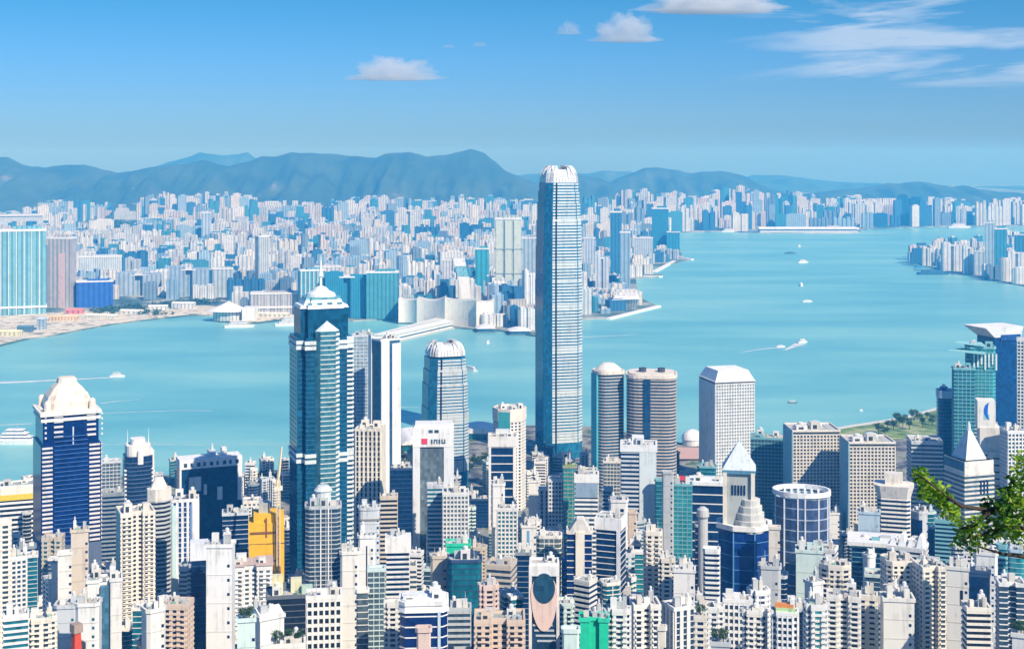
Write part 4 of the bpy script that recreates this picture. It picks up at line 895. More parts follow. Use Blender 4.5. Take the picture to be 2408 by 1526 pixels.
for sub in ('emerald netting, further', 'bright green netted'):
    r_, (w, d, h, p, Y) = find(sub); g_ = flat_mat('green_netting', (.012,.60,.34), .85)
    for ch in r_.children:
        if ch.name.startswith('wall'): ch.data.materials[0] = g_; ch.name = 'netting'
# red sheeting tower at the lower left
root, w, d, h, L = hero(157, 202, 800, .35, 1490, 'building_under_netting', 'red sheeted building with a brown roof between cream blocks, lower left', 'construction site')
p = foot('R', w, d); obj('sheeting', MB().loft(p, 0, offset(p, -2), h), flat_mat('red_sheeting', (.72,.075,.02), .8), root); obj('roof', MB().prism(scalep(p, .7), h, h+5), WALL, root, (.40,.30,.24)); obj('side_wall', MB().ebox(p[1], p[2], 0, d*.9, 0, h-6, 1), WALL, root, (.6,.58,.55))

# ------------------------------------------------------------------ visibility bookkeeping (so that nothing wholly hidden is built)
COVER = []
def cover(x0, x1, yt, Y): COVER.append((x0, x1, yt, Y))
for (x0, x1, yt, Y) in ((76,238,930,1250),(677,832,705,1210),(1262,1368,400,1930),(993,1100,815,1750),(1645,1773,872,1750),(1389,1472,860,1740),(1474,1590,880,1725),(1843,1974,1005,1500),(1976,2104,1035,1440),(1700,1790,1110,1120),(1688,1812,1240,1110),
        (1819,1951,1165,1200),(1246,1313,1330,930),(972,1066,1004,1290),(868,940,800,1520),(415,568,1076,1400),(286,362,1048,1450),(2298,2398,770,1540),(2220,2336,1080,1290),(2290,2355,945,1430),(585,668,1212,1120)): cover(x0, x1, yt, Y)
for i, (rt, (w, d, h, p, Y2)) in INFO.items():
    f = recs[[r[1] for r in recs].index(i)][2]; cover(float(f[0]), float(f[1]), float(f[2]), Y2)
def seen(x0, x1, yt, yb, Y):
    n = 0; k = 0
    for i in range(7):
        for j in range(6):
            px = x0+(x1-x0)*(i+.5)/7; py = yt+(yb-yt)*(j+.3)/6; k += 1
            if py > 1526 or px < 0 or px > 2408: continue
            if not any(a < px < b and c < py and D < Y for a, b, c, D in COVER): n += 1
    return n/k
ORD = ['first','second','third','fourth','fifth','sixth','seventh','eighth','ninth','tenth','eleventh','twelfth','thirteenth','fourteenth','fifteenth','sixteenth','seventeenth','eighteenth','nineteenth','twentieth']
ORD += ['twenty-'+o for o in ORD[:9]]
# ------------------------------------------------------------------ low blocks between the towers
rs = random.Random(21); fill = []
CN = dict(W='white', C='cream', I='ivory', G='grey', U='pale blue-grey', H='beige', M='pale mint', S='slate grey', K='tan', N='navy')
SN = dict(r='windowed', g='gridded', b='banded', m='lattice-fronted', p='blank', l='glass-fronted')
tries = 0
while len(fill) < 110 and tries < 4000:
    tries += 1; Y = rs.uniform(880, 1850)**1.0; px = rs.uniform(-20, 2430)
    if Y > seaY(interp(NEAR_SHORE, px)) - 45: continue
    wpx = rs.uniform(16, 34)*3250/Y/1.6; hh = rs.uniform(18, 46) if Y > 1350 else rs.uniform(24, 70); hh = min(hh, 30) if Y > 1600 else hh
    if px > 1930 and Y > 1560: continue
    yt = HY+(CH-hillz(Y)-hh)/Y*F; x0, x1 = px-wpx/2, px+wpx/2
    yb = HY+(CH-hillz(Y))/Y*F
    v = seen(x0, x1, yt, min(yb, 1526), Y)
    if v < 0.13: continue
    s = rs.choice((0, .15, .25, -.15)); q = quad(*place(x0, x1, Y, s, rs.choice((.8, 1.0))))
    if any(overlap(q, o) for o in SPOTS): continue
    st = rs.choice('rrglbbmpl'); wc = rs.choice('WWWCIIGUHMSNU'); sh = rs.choice('RRXHC')
    ref = min((r for r in recs), key=lambda r: abs((float(r[2][0])+float(r[2][1]))/2-px)*1.0+abs(INFO[r[1]][1][4]-Y)*.25)
    rx = (float(ref[2][0])+float(ref[2][1]))/2; rel = 'just left of' if px < rx-14 else 'just right of' if px > rx+14 else ('behind' if INFO[ref[1]][1][4] < Y else 'in front of')
    fill.append((x0, x1, yt, Y, s, st, sh, wc, rs.choice('nnskt'), rs.uniform(3.2, 4), ref, rel)); cover(x0, x1, yt, Y); SPOTS.append(q)
used = {}
for n_, (x0, x1, yt, Y, s, st, sh, wc, gc, fh, ref, rel) in enumerate(fill):
    SPOTS_backup = SPOTS; 
    words = ref[3].split(' ')[:8]; short = ' '.join(words)
    for cut in (' with', ' below', ' right', ' left', ' behind', ' under', ' between', ' before', ' next', ' in front', ' at the', ' beside', ' over', ' above', ' cut'):
        if cut in ref[3] and len(ref[3].split(cut)[0].split()) >= 4: short = ref[3].split(cut)[0]; break
    short = ' '.join(short.split()[:8])
    while short.split()[-1] in ('a', 'the', 'of', 'and', 'by', 'with', 'on', 'from', 'cluttered', 'in', 'blank', 'front', 'at'): short = ' '.join(short.split()[:-1])
    lab = f'low {CN[wc]} {SN[st]} block {rel} {short}'; lab = lab if lab not in used else lab.replace('low ', 'lower, smaller ')
    if lab in used: lab = lab.replace('lower, smaller', 'boxy little')
    if lab in used: lab = lab.replace('boxy little', 'second little')
    used[lab] = 1; SPOTS = []
    tower(x0, x1, yt, Y, s, st, sh, wc, gc, fh, 'low_block', lab, 'city block', seed=500+n_, rich=2 if Y < 1400 else 1, group='low blocks between the towers', r=.9)
    SPOTS = SPOTS_backup

# ------------------------------------------------------------------ the city across the harbour
FARN = 0
FC = [((.80,.80,.78), 'white', 30), ((.80,.76,.68), 'cream', 14), ((.62,.66,.68), 'pale grey', 12), ((.36,.52,.66), 'pale blue', 13), ((.02,.16,.34), 'deep blue glass', 14), ((.04,.28,.40), 'teal glass', 11), ((.74,.65,.60), 'pale pink', 3), ((.62,.57,.50), 'tan', 3), ((.22,.32,.42), 'slate', 9)]
def far_mesh(w, d, h, kind, rs, mb=None, ox=0, oy=0, oz=0):
    mb = mb or MB()
    def P(p, a, b): mb.prism([(x+ox, y+oy) for x, y in p], oz+a, oz+b)
    if kind == 'slab': P(foot('R', w, d), 0, h); P([(x*.6+w*.1, y*.5) for x, y in foot('R', w, d)], h, h+3+h*.03)
    elif kind == 'cross': P(foot('X', w, d), 0, h); P(foot('R', w*.4, d*.4), h, h+6)
    elif kind == 'step': P(foot('R', w, d), 0, h*.72); P([(x*.55-w*.15, y*.8) for x, y in foot('R', w, d)], h*.72, h); P(foot('R', w*.25, d*.3), h*.72, h*.72+5)
    elif kind == 'estate':
        n = max(3, int(w/22)); q = w/n
        for k in range(n): P([(x+(k-(n-1)/2)*q, y) for x, y in foot('R', q*.62, d)], 0, h*(1-.05*((k*7+int(w)) % 3)))
        P(foot('R', w*.96, d*.6), 0, h*.86)
    elif kind == 'twin': P([(x*.42-w*.29, y) for x, y in foot('R', w, d)], 0, h); P([(x*.42+w*.29, y) for x, y in foot('R', w, d)], 0, h*.94); P(foot('R', w*.3, d*.5), 0, h*.88); P([(x-w*.29, y) for x, y in foot('R', w*.2, d*.4)], h, h+4)
    else: P(foot('O', w, d), 0, h); P(foot('O', w*.6, d*.6), h, h+4)
    return mb
HAND = """
0 108 541 742 0 .20 .47 .54 slab 3.1|broad aqua tower with white vertical ribs and overhanging roof, far left shore|rib
107 180 560 726 -.2 .58 .53 .51 slab 0|pinkish brown ribbed tower joined to the aqua ribbed one's right|pink
-20 100 507 560 0 .62 .68 .74 slab 0|long pale roofed block behind the aqua ribbed tower|roof
180 266 662 724 0 .02 .12 .55 slab 0|vivid royal blue low building right of the pinkish brown tower|plain
186 286 604 662 0 .66 .72 .76 slab 0|pale white block above the royal blue building|plain
272 380 642 697 0 .40 .50 .60 twin 0|wide grey-blue block with dark recesses above the shore trees|plain
396 492 628 700 0 .36 .48 .60 twin 0|grey-blue block with two deep blue recesses, mid left shore|plain
600 633 556 690 .25 .56 .60 .60 slab 0|tall lone grey slab with a deep blue edge left of the spire|plain
474 496 500 585 0 .48 .58 .70 slab 0|grey-blue slim tower with rounded head in mid city|plain
305 324 446 500 0 .80 .80 .80 slab 0|lone white tower rising highest at the foot of the left hills|plain
700 765 636 745 .1 .14 .40 .48 slab 0|teal slab partly hidden behind the white needle spire|rib
765 867 642 750 0 .02 .28 .44 twin 0|broad deep teal slab right of the needle spire|roof
862 937 640 752 0 .07 .34 .42 slab 0|mottled teal green slab left of the pale curved hall|plain
740 802 628 690 0 .70 .70 .70 slab 0|white low block behind the teal slabs|plain
1165 1226 514 690 0 .50 .58 .52 slab 4.6|tall pale green-grey tower split by dark lines left of the supertall|cut
1226 1262 560 660 0 .45 .55 .62 slab 0|grey-blue tower between the split tower and the supertall|plain
935 985 490 560 0 .70 .72 .72 twin 0|white ribbed housing block in the upper centre|plain
1040 1062 612 700 0 .70 .68 .70 slab 0|pale lilac slim tower left of the curved white sail tower|plain
1118 1150 585 690 0 .04 .40 .50 slab 0|cyan teal tower with bright edge right of the sail tower|plain
1295 1340 640 700 0 .7 .72 .76 slab 0|white slab pair peeping beside the supertall|plain
1228 1258 636 745 .2 .80 .80 .82 twin 0|white twin slab just left of the supertall's dark flank|plain
1435 1462 498 662 .0 .03 .22 .42 slab 0|darkest blue slim tower right of the supertall|plain
1458 1482 546 682 .0 .34 .48 .60 slab 0|grey-blue tower leaning on the darkest blue one|plain
1533 1572 490 600 0 .02 .25 .42 slab 0|deep blue tall tower at the headland edge|plain
1568 1598 546 602 0 .02 .28 .46 slab 0|deep blue lower tower ending the headland|plain
1490 1535 560 620 0 .60 .66 .72 slab 0|pale blue-grey block left of the deep blue headland pair|plain
1372 1400 560 650 0 .58 .66 .76 slab 0|pale lilac-blue tower touching the supertall's right side|plain
1400 1432 600 690 0 .66 .70 .76 twin 0|pale twin block below the darkest blue tower|plain
2212 2262 572 640 .1 .80 .80 .80 twin 0|white ribbed tower row at the east islet's tip|plain
2262 2292 578 646 .1 .75 .78 .80 twin 0|second white ribbed row behind the islet tip|plain
2316 2338 524 652 .0 .50 .62 .70 slab 0|tallest pale slim tower on the east islet|plain
2336 2368 538 650 .1 .03 .30 .46 slab 0|deep blue tower right of the islet's tallest one|plain
2366 2412 590 660 .1 .78 .80 .82 twin 0|white ribbed block at the right edge of the islet|plain
2385 2430 552 640 .0 .05 .30 .48 slab 0|deep blue block cut by the right edge on the islet|plain
2290 2318 592 648 .0 .66 .74 .78 slab 0|pale low tower between islet's white rows and tallest tower|plain
590 702 690 742 0 .50 .48 .48 slab 0|long taupe waterfront terminal with vertical fins|rib
500 548 632 700 0 .50 .58 .62 slab 0|grey slab behind the white tent roof|plain
"""
hand = []
for i, ln in enumerate(HAND.strip().splitlines()):
    a, lab, kind = ln.split('|'); f = a.split(); x0, x1, yt, yb = map(float, f[:4]); s = float(f[4]); c = tuple(map(float, f[5:8]))
    Y = CH*F/(yb-HY); cx, cy, rz, w, d = place(x0, x1, Y, s, .5); h = Z(yt, Y)-3
    root = thing('distant_tower', (cx, cy, 3), rz, lab, 'distant tower'); r2 = random.Random(i)
    p = foot('R', w, d)
    obj('wall', far_mesh(w, d, h, f[8], r2), FAR, root, c)
    obj('roof', MB().prism(offset(p, 1 if kind != 'roof' else 6), h*.985, h*1.0+2) if f[8] == 'slab' else MB().prism(foot('R', w*.36, d*1.02), h*.9, h*.93), WALL, root, (.76,.76,.75))
    if kind == 'rib':
        for k in range(6): obj('rib', MB().ebox(p[0], p[1], w*(k+.1)/6, w*(k+.1)/6+1.6, 0, h-3, 2.0), WALL, root, (.80,.82,.82))
        obj('belt', MB().ring(p, 2.5, 18, 23), WALL, root, (.82,.82,.82))
    if kind == 'cut':
        for u in (.0, .36, .70): obj('bay', MB().ebox(p[0], p[1], w*u+1, w*(u+.27), 0, h-6, 3.0), WALL, root, (.56,.62,.55))
        for zz in (.25, .58): obj('belt', MB().ring(p, 3.6, h*zz, h*zz+3), WALL, root, (.2,.28,.30))
    if kind == 'pink': obj('panel', MB().ebox(p[0], p[1], w*.52, w*.78, 0, h*.78, 1.2), WALL, root, (.62,.46,.44)); obj('panel', MB().ebox(p[0], p[1], w*.02, w*.10, 0, h*.9, .8), WALL, root, (.2,.28,.36))
    SPOTS.append(quad(cx, cy, rz, w, d, 4)); cover(x0, x1, yt, Y)
ENV = [(-100, 500), (0, 500), (90, 480), (110, 464), (170, 466), (240, 470), (300, 474), (370, 447), (420, 450), (480, 446), (580, 452), (640, 470), (750, 474), (850, 455), (900, 458), (980, 462), (1050, 460), (1110, 452), (1180, 464), (1260, 460), (1370, 462), (1420, 452), (1460, 440),
       (1560, 446), (1640, 452), (1700, 440), (1730, 434), (1790, 446), (1880, 448), (1960, 468), (2000, 456), (2080, 466), (2110, 456), (2240, 458), (2280, 474), (2330, 464), (2500, 462)]
rs = random.Random(99); far = []; GRID = {}
def clash(x, y, r):
    gx, gy = int(x//150), int(y//150)
    for i in (-1, 0, 1):
        for j in (-1, 0, 1):
            for (a, b, c) in GRID.get((gx+i, gy+j), ()):
                if (a-x)**2+(b-y)**2 < (c+r)**2: return True
    return False
for q in SPOTS[-len(HAND.strip().splitlines()):]:
    cx = sum(a for a, b in q)/4; cy = sum(b for a, b in q)/4; r = math.dist(q[0], q[2])/2*.8; GRID.setdefault((int(cx//150), int(cy//150)), []).append((cx, cy, r))
    if r > 75:
        for t in (-.6, .6): GRID.setdefault((int((cx+t*r)//150), int(cy//150)), []).append((cx+t*r, cy, r*.5))
for t_ in range(60000):
    px = rs.uniform(-30, 2440); yb = 500 + (rs.random()**.85)*330; Y = seaY(yb)
    if Y > 10400: continue
    x = X(px, Y)
    isl = inside(ISLP, x, Y) and inside(ISLP, x, Y-50)
    if not isl and not (inside(FARP, x, Y) and inside(FARP, x, Y-70) and inside(FARP, x+60, Y) and inside(FARP, x-60, Y)): continue
    if px < 560 and yb > 712 - max(0, px-100)*.02: continue                      # open reclaimed ground on the left shore
    if 1000 < px < 1160 and yb > 715 or 560 < px < 700 and yb > 735: continue
    if px > 1370 and 612 < yb < 735 and not isl and rs.random() < .45: continue
    w = (rs.uniform(26, 60) if rs.random() < .62 else rs.uniform(60, 120))*(1+.25*(Y > 6500)); d = rs.uniform(20, 34)
    if clash(x, Y, (w+d)*.40): continue
    if math.hypot((px-262)/95, (yb-538)/22) < 1 or math.hypot((px-640)/120, (yb-612)/9) < 1 or math.hypot((px-1440)/70, (yb-520)/10) < 1: continue      # wooded knolls
    env = interp(ENV, px) + rs.uniform(0, 16)
    hmin = 20 if Y < 4200 else 24; hmax = 70 if Y < 4600 else 88 if Y < 6500 else 100
    h = rs.uniform(hmin, hmax) if Y < 7600 else rs.uniform(60, 150)
    if 1370 < px < 1640 and Y < 6000: h *= .55
    if isl: h = rs.uniform(30, 75)
    if 1765 < px < 2035 and Y < 7900: continue
    yt = HY + (CH-3-h)/Y*F
    if yt < env: yt = env; h = CH-3-(yt-HY)/F*Y
    if Y > 8300 and rs.random() < .8: yt = env+rs.uniform(0, 14); h = CH-3-(yt-HY)/F*Y
    if h < 14: continue
    GRID.setdefault((int(x//150), int(Y//150)), []).append((x, Y, (w+d)*.40)); far.append([px, yb, yt, Y, x, w, d, h])
far.sort(key=lambda f: f[3]); keep = []
for f in far:
    px, yb, yt, Y, x, w, d, h = f; hw = w/Y*F/2; v = seen(px-hw, px+hw, yt, yb, Y)
    if v < .10: continue
    f.append(v*(yb-yt)*hw*2); keep.append(f); cover(px-hw, px+hw, yt+2, Y)
keep.sort(key=lambda f: -f[8]); solo, mass = keep[:262], keep[262:]
LM = [(60, 'the aqua ribbed tower'), (314, 'the lone white hill-foot tower'), (484, 'the slim grey-blue mid-city tower'), (616, 'the lone grey slab'), (757, 'the needle spire'), (935, 'the pale curved hall'), (1195, 'the split green-grey tower'), (1316, 'the supertall'),
      (1449, 'the darkest blue slim tower'), (1565, 'the deep blue headland pair'), (1750, "the cruise berth's left end"), (1900, 'the cruise berth'), (2020, "the cruise berth's right end"), (2180, "the islet's tip"), (2327, "the islet's tallest tower")]
rows_ = {}; wts = [c[2] for c in FC]
for k, f in enumerate(solo):
    Y, px = f[3], f[0]; band = 'by the water' if Y < 4100 else 'in the front city rows' if Y < 4900 else 'in the middle city rows' if Y < 6300 else 'in the rear city rows' if Y < 8000 else 'at the hill foot'
    if px > 2100 and Y < 7400: band = 'on the islet'
    if px > 1600 and Y >= 7400: band = 'on the far quay' if Y < 8600 else 'at the hill foot'
    lx, ln = min(LM, key=lambda m: abs(m[0]-px)); ci = rs.choices(range(len(FC)), wts)[0]; shape = rs.choice(['slab', 'slab', 'cross', 'step', 'twin', 'oct'])
    shape = rs.choice(['slab', 'twin', 'step', 'estate', 'estate']) if f[5] > 58 else shape
    rows_.setdefault((band, ln, px > lx, FC[ci][1]), []).append((abs(px-lx), k, ci, shape))
SH = dict(estate='ribbed block', slab='slab', cross='point tower', step='stepped block', twin='twin block', oct='eight-sided tower')
for (band, ln, rt, cname), L_ in rows_.items():
    L_.sort()
    for n_, (dx, k, ci, shape) in enumerate(L_):
        px, yb, yt, Y, x, w, d, h, v = solo[k]; c = FC[ci][0]; j = rs.uniform(.9, 1.05); c = tuple(min(.84, q*j) for q in c)
        o = obj('distant_building', far_mesh(w, d, h, shape, rs), FAR, None, c); o.location = (x, Y, 3); o.rotation_euler = (0, 0, rs.choice((0, .25, .4, -.3, .12)) - math.atan(x/Y)*.5)
        pos = ('' if len(L_) == 1 else ORD[n_]+' ')
        lab = f'{pos}{cname} {SH[shape]} {"right" if rt else "left"} of {ln} {band}'
        if len(lab.split()) > 16: lab = lab.replace(' in the ', ', ', 1) if ' in the ' in lab else lab.replace(' at the ', ', ', 1)
        if len(lab.split()) > 16: lab = lab.replace(' glass', '', 1)
        if len(lab.split()) > 16: lab = lab.replace(' hill-foot', '', 1).replace(' mid-city', '', 1)
        tag(o, lab, 'distant building', 'buildings of the city across the harbour')
        if 0: tag(o, f'{pos}{cname} {SH[shape]} {"right" if rt else "left"} of {ln} {band}', 'distant building', 'buildings of the city across the harbour')
mb = [MB() for _ in range(5)]; mc = [(.80,.80,.78), (.78,.74,.66), (.62,.66,.68), (.50,.62,.72), (.05,.24,.40)]
jm = MB(); ms = bpy.data.meshes.new('distant_city_blocks')
for f in mass: far_mesh(f[5], f[6], f[7], rs.choice(['slab', 'cross', 'step', 'twin']), rs, jm, f[4], f[3], 3)
MIX = FAR.copy(); MIX.name = 'distant_facade_mixed'; xt = MIX.node_tree; xg = xt.nodes.new('ShaderNodeNewGeometry')
xr = ramp_n(xt, xg.outputs['Random Per Island'], [(0, (.80,.80,.78)), (.34, (.78,.74,.66)), (.48, (.60,.65,.68)), (.62, (.36,.52,.66)), (.74, (.03,.18,.36)), (.86, (.05,.30,.42)), (.93, (.72,.62,.58))], 'CONSTANT')
for q in [q for q in xt.nodes if q.type == 'OBJECT_INFO']:
    for lk in list(q.outputs['Color'].links): xt.links.new(xr, lk.to_socket)
if mass: tag(obj('distant_city_blocks', jm, MIX, None, (.74,.75,.75)), 'dense pale blocks too small to tell apart filling the city across the harbour', 'distant city', kind='stuff')
print('FILL', len(fill), 'FAR', len(solo), len(mass), 'kept', len(keep))

# ------------------------------------------------------------------ named waterfront buildings
def base_poly(pts): return [sea(a, b)[:2] for a, b in pts]
def ccw(p):
    a = sum(p[i][0]*p[(i+1) % len(p)][1]-p[(i+1) % len(p)][0]*p[i][1] for i in range(len(p))); return p if a > 0 else p[::-1]
def local(p):
    cx = sum(a for a, b in p)/len(p); cy = sum(b for a, b in p)/len(p); return (cx, cy), [(a-cx, b-cy) for a, b in p]
c, p = local(ccw(base_poly([(876, 806), (926, 806), (1064, 773), (1030, 764)])))
root = thing('ocean_terminal', (*c, 0), 0, 'long white pier terminal reaching out into the water below the curved hall', 'pier building')
obj('quay', MB().prism(offset(p, 5), -1, 3), WALL, root, (.5,.5,.48)); obj('wall', MB().prism(p, 3, 17), WALL, root, (.76,.76,.72)); obj('window_strip', MB().ring(p, .4, 7, 10), GLASS, root, (.05,.10,.13)); obj('roof', MB().prism(offset(p, 2), 17, 18.5), WALL, root, (.82,.82,.79)); obj('roof_deck', MB().prism(offset(p, -16), 18.5, 21), WALL, root, (.7,.72,.68))
c, p = local(ccw(base_poly([(938, 764), (1048, 768), (1052, 752), (950, 748)])))
root = thing('concert_hall', (*c, 3), 0, 'pale windowless curved hall with sweeping roof wings on the far shore', 'hall')
n = 10; a = MB()
def wing(px0, px1, yb0, yb1, yt0, ytm, yt1, dep, name, col):
    m_ = MB(); top = []
    for k in range(n+1):
        t = k/n; px = px0+(px1-px0)*t; yb = yb0+(yb1-yb0)*t; Y = seaY(yb); sag = 4*t*(1-t); zt = Z(yt0+(yt1-yt0)*t, Y)*(1-sag) + Z(ytm, Y)*sag-3
        x = X(px, Y)-c[0]; y = Y-c[1]-sag*-12
        m_.v += [(x, y, 0), (x, y, zt), (x, y+dep, zt*.95), (x, y+dep, 0)]
    for k in range(n):
        q = k*4; m_.f += [(q, q+4, q+5, q+1), (q+1, q+5, q+6, q+2), (q+2, q+6, q+7, q+3)]
    m_.f += [(0, 1, 2, 3), (n*4+3, n*4+2, n*4+1, n*4)]
    obj(name, m_, WALL, root, col)
wing(937, 980, 762, 764, 702, 708, 704, 70, 'wall', (.72,.71,.66)); wing(980, 1046, 764, 768, 702, 710, 699, 90, 'wall', (.60,.61,.57)); wing(1046, 1120, 768, 772, 703, 709, 706, 80, 'wall', (.62,.63,.57)); wing(1120, 1161, 773, 768, 712, 712, 700, 70, 'wall', (.74,.73,.67))
c, p = local(ccw(base_poly([(1447, 731), (1496, 729), (1492, 712), (1452, 713)])))
root = thing('indoor_arena', (*c, 3), 0, 'white inverted pyramid arena on the point right of the supertall', 'arena'); obj('wall', MB().loft(p, 0, scalep(p, 1.28), 30, bottom=True), FAR, root, (.76,.76,.74)); obj('roof', MB().loft(scalep(p, 1.32), 30, scalep(p, 1.1), 36), WALL, root, (.80,.80,.80))
c = (X(538, 3560), 3560)
root = thing('tent_roofed_hall', (*c, 3), 0, 'white conical tent roofed hall on the left part of the far shore', 'hall'); obj('wall', MB().prism(foot('O', 82, 60), 0, 24), FAR, root, (.66,.68,.66)); obj('roof', MB().cone(foot('U', 108, 80), 24, 48), WALL, root, (.84,.84,.84)); obj('annex', MB().box(40, 72, -30, 20, 0, 34), WALL, root, (.80,.79,.76))
# curved white sail tower
Y = 3900; m_ = MB(); prof = [(1066, 1092, 608), (1070, 1096, 625), (1078, 1102, 650), (1084, 1106, 680), (1086, 1108, 722)]; c = (X(1087, Y), Y)
root = thing('distant_tower', (*c, 3), 0, 'leaning curved white sail-shaped tower above the curved hall', 'distant tower')
for k in range(4):
    a0, a1, ay = prof[k]; b0, b1, by = prof[k+1]
    lo = [(X(b0, Y)-c[0], -14), (X(b1, Y)-c[0], -14), (X(b1, Y)-c[0], 14), (X(b0, Y)-c[0], 14)]; hi = [(X(a0, Y)-c[0], -14), (X(a1, Y)-c[0], -14), (X(a1, Y)-c[0], 14), (X(a0, Y)-c[0], 14)]
    obj('band_section', MB().loft(lo, Z(by, Y)-3, hi, Z(ay, Y)-3), WALL if k != 1 else GLASS, root, (.82,.82,.80) if k != 1 else (.2,.45,.52))
# ferry piers of the far shore, domes, near piers
def vault(root, name, x0, x1, y0, y1, z, rise, col, n=8):
    m_ = MB()
    for k in range(n+1):
        t = k/n; x = x0+(x1-x0)*t; zz = z+rise*math.sin(math.pi*t); m_.v += [(x, y0, zz), (x, y1, zz), (x, y1, z-.6), (x, y0, z-.6)]
    for k in range(n): q = k*4; m_.f += [(q, q+4, q+5, q+1), (q+1, q+5, q+6, q+2), (q, q+3, q+7, q+4)]
    obj(name, m_, WALL, root, col)
for px, py, w, lab in ((1142, 781, 46, 'left one of two arched white ferry piers on the far shore'), (1222, 787, 52, 'right one of two arched white ferry piers on the far shore')):
    c = sea(px, py); root = thing('ferry_pier', c, .1, lab, 'ferry pier'); obj('deck', MB().box(-w/2, w/2, -12, 40, -1, 3), WALL, root, (.1,.16,.2)); obj('hall', MB().box(-w*.42, w*.42, -9, 38, 3, 10), GLASS, root, (.03,.12,.20)); vault(root, 'roof', -w/2, w/2, -12, 38, 10, 5, (.82,.82,.82))
for px, py, w, l, rz, lab in ((970, 1046, 58, 70, .2, 'white vault roofed ferry pier left of the red emblem tower'), (1124, 1030, 64, 60, -.1, 'white vault roofed ferry pier right of the shorter clawed tower'), (958, 1052, 30, 90, .2, 'narrow teal sided ferry pier beyond the left vaulted pier')):
    c = sea(px, py); root = thing('ferry_pier', c, rz, lab, 'ferry pier'); obj('deck', MB().box(-w/2, w/2, -l/2, l/2, -1, 4), WALL, root, (.10,.20,.22)); obj('hall', MB().box(-w*.45, w*.45, -l*.46, l*.46, 4, 13), GLASS, root, (.01,.16,.20)); vault(root, 'roof', -w/2, w/2, -l*.48, l*.48, 13, 7, (.82,.82,.80))
c = sea(1624, 1044); root = thing('domed_hall', (c[0], c[1]-20, 4), 0, 'white domed marquee beside the white gridded tower at the water', 'marquee'); obj('wall', MB().prism(foot('U', 30, 30), 0, 8), WALL, root, (.78,.78,.76)); obj('roof', MB().lathe([(16, 8), (15, 13), (11, 18), (5, 21), (1, 22)], (0, 0), 20), WALL, root, (.84,.84,.84), True)
c = sea(1626, 1070); o = obj('building_plot', MB().box(-38, 30, -52, 22, 0, .5), flat_mat('pink_gravel', (.66,.42,.34), .9), None); o.location = (c[0], c[1], 6); o['kind'] = 'structure'
tag(obj('hoarding', MB().box(-13, 13, -.4, .4, 0, 7), flat_mat('red_paint', (.75,.03,.03))), 'small red hoarding on the pink plot beside the marquee', 'hoarding').location = (X(1618, 1780), 1780, 6.5)
# cruise terminal and liner
c = (X(1900, 7665), 7665); root = thing('cruise_terminal', (*c, 2), 0, 'long low white cruise terminal on the distant runway tip', 'terminal'); obj('lower_wall', MB().box(-270, 270, -20, 60, 0, 14), FAR, root, (.62,.68,.72)); obj('roof', MB().box(-278, 278, -28, 66, 19, 27), WALL, root, (.84,.84,.84)); obj('upper_wall', MB().box(-265, 265, -18, 58, 14, 19), GLASS, root, (.05,.2,.3)); obj('apron', MB().box(-275, 262, -60, -30, 0, 3.5), WALL, root, (.82,.82,.80))
# open reclaimed land, its sheds and trees, wooded knolls
p = ccw(base_poly([(-60, 829), (0, 813), (60, 798.5), (120, 790.5), (180, 778.5), (260, 764), (340, 754), (430, 744), (520, 741), (546, 766), (600, 760.5), (660, 753.5), (700, 747), (700, 738), (480, 722), (180, 736), (-60, 750)])); obj('reclaimed_ground', MB().prism(p, 3.1, 4.6), RECLAIMED)['kind'] = 'structure'
rs = random.Random(3)
for k, (px, py, w, d, h, c, lab) in enumerate(((20, 792, 60, 26, 9, (.80,.74,.45), 'pale yellow shed on the reclaimed shore, far left'), (60, 784, 34, 20, 12, (.10,.20,.28), 'small dark shed right of the pale yellow one'), (98, 779, 18, 18, 26, (.45,.55,.62), 'upright blue-grey box on the reclaimed shore'), (150, 757, 70, 22, 10, (.78,.55,.30), 'orange-tan shed below the pinkish brown tower'),
        (176, 741, 44, 20, 10, (.75,.22,.20), 'red shed at the foot of the pinkish brown tower'), (240, 752, 80, 24, 8, (.80,.76,.64), 'long cream shed among earthworks'), (310, 742, 60, 24, 9, (.80,.78,.70), 'second cream shed right of the long one'), (372, 733, 50, 22, 11, (.78,.78,.75), 'white shed left of the shore trees'), (432, 728, 60, 30, 14, (.72,.74,.74), 'pale shed left of the tent roof'), (640, 748, 90, 24, 8, (.78,.74,.60), 'cream ferry building left of the spired tower'))):
    x, y, _ = sea(px, py); root = thing('shed', (x, y, 4), rs.uniform(-.2, .2), lab, 'shed'); obj('wall', MB().box(-w/2, w/2, -d/2, d/2, 0, h), FAR, root, c)
    obj('roof', MB().add([(-w/2-1,-d/2-1,h),(w/2+1,-d/2-1,h),(w/2+1,d/2+1,h),(-w/2-1,d/2+1,h),(-w/2-1,0,h+4),(w/2+1,0,h+4)], [(0,1,5,4),(2,3,4,5),(1,2,5),(3,0,4),(0,3,2,1)]), WALL, root, tuple(min(.84, q*1.1) for q in c))
# promenade edge and park
m_ = MB(); pts = [(x, interp(NEAR_SHORE, x)) for x in range(1780, 2320, 20)]
for k, (a, b) in enumerate(pts): x, y, _ = sea(a, b+.4); m_.v += [(x, y, 4.9), (x, y-16, 4.9), (x, y, -.5)]
for k in range(len(pts)-1): q = k*3; m_.f += [(q, q+1, q+4, q+3), (q+2, q, q+3, q+5)]
obj('promenade', m_, flat_mat('pale_paving', (.72,.70,.62), .9))['kind'] = 'structure'
p = ccw(base_poly([(1950, 1019), (2062, 1003), (2130, 991), (2200, 972), (2300, 952), (2300, 1010), (2200, 1030), (2070, 1040), (1960, 1040)])); obj('park_lawn', MB().prism(p, 3.2, 4.7), LAWN)['kind'] = 'structure'

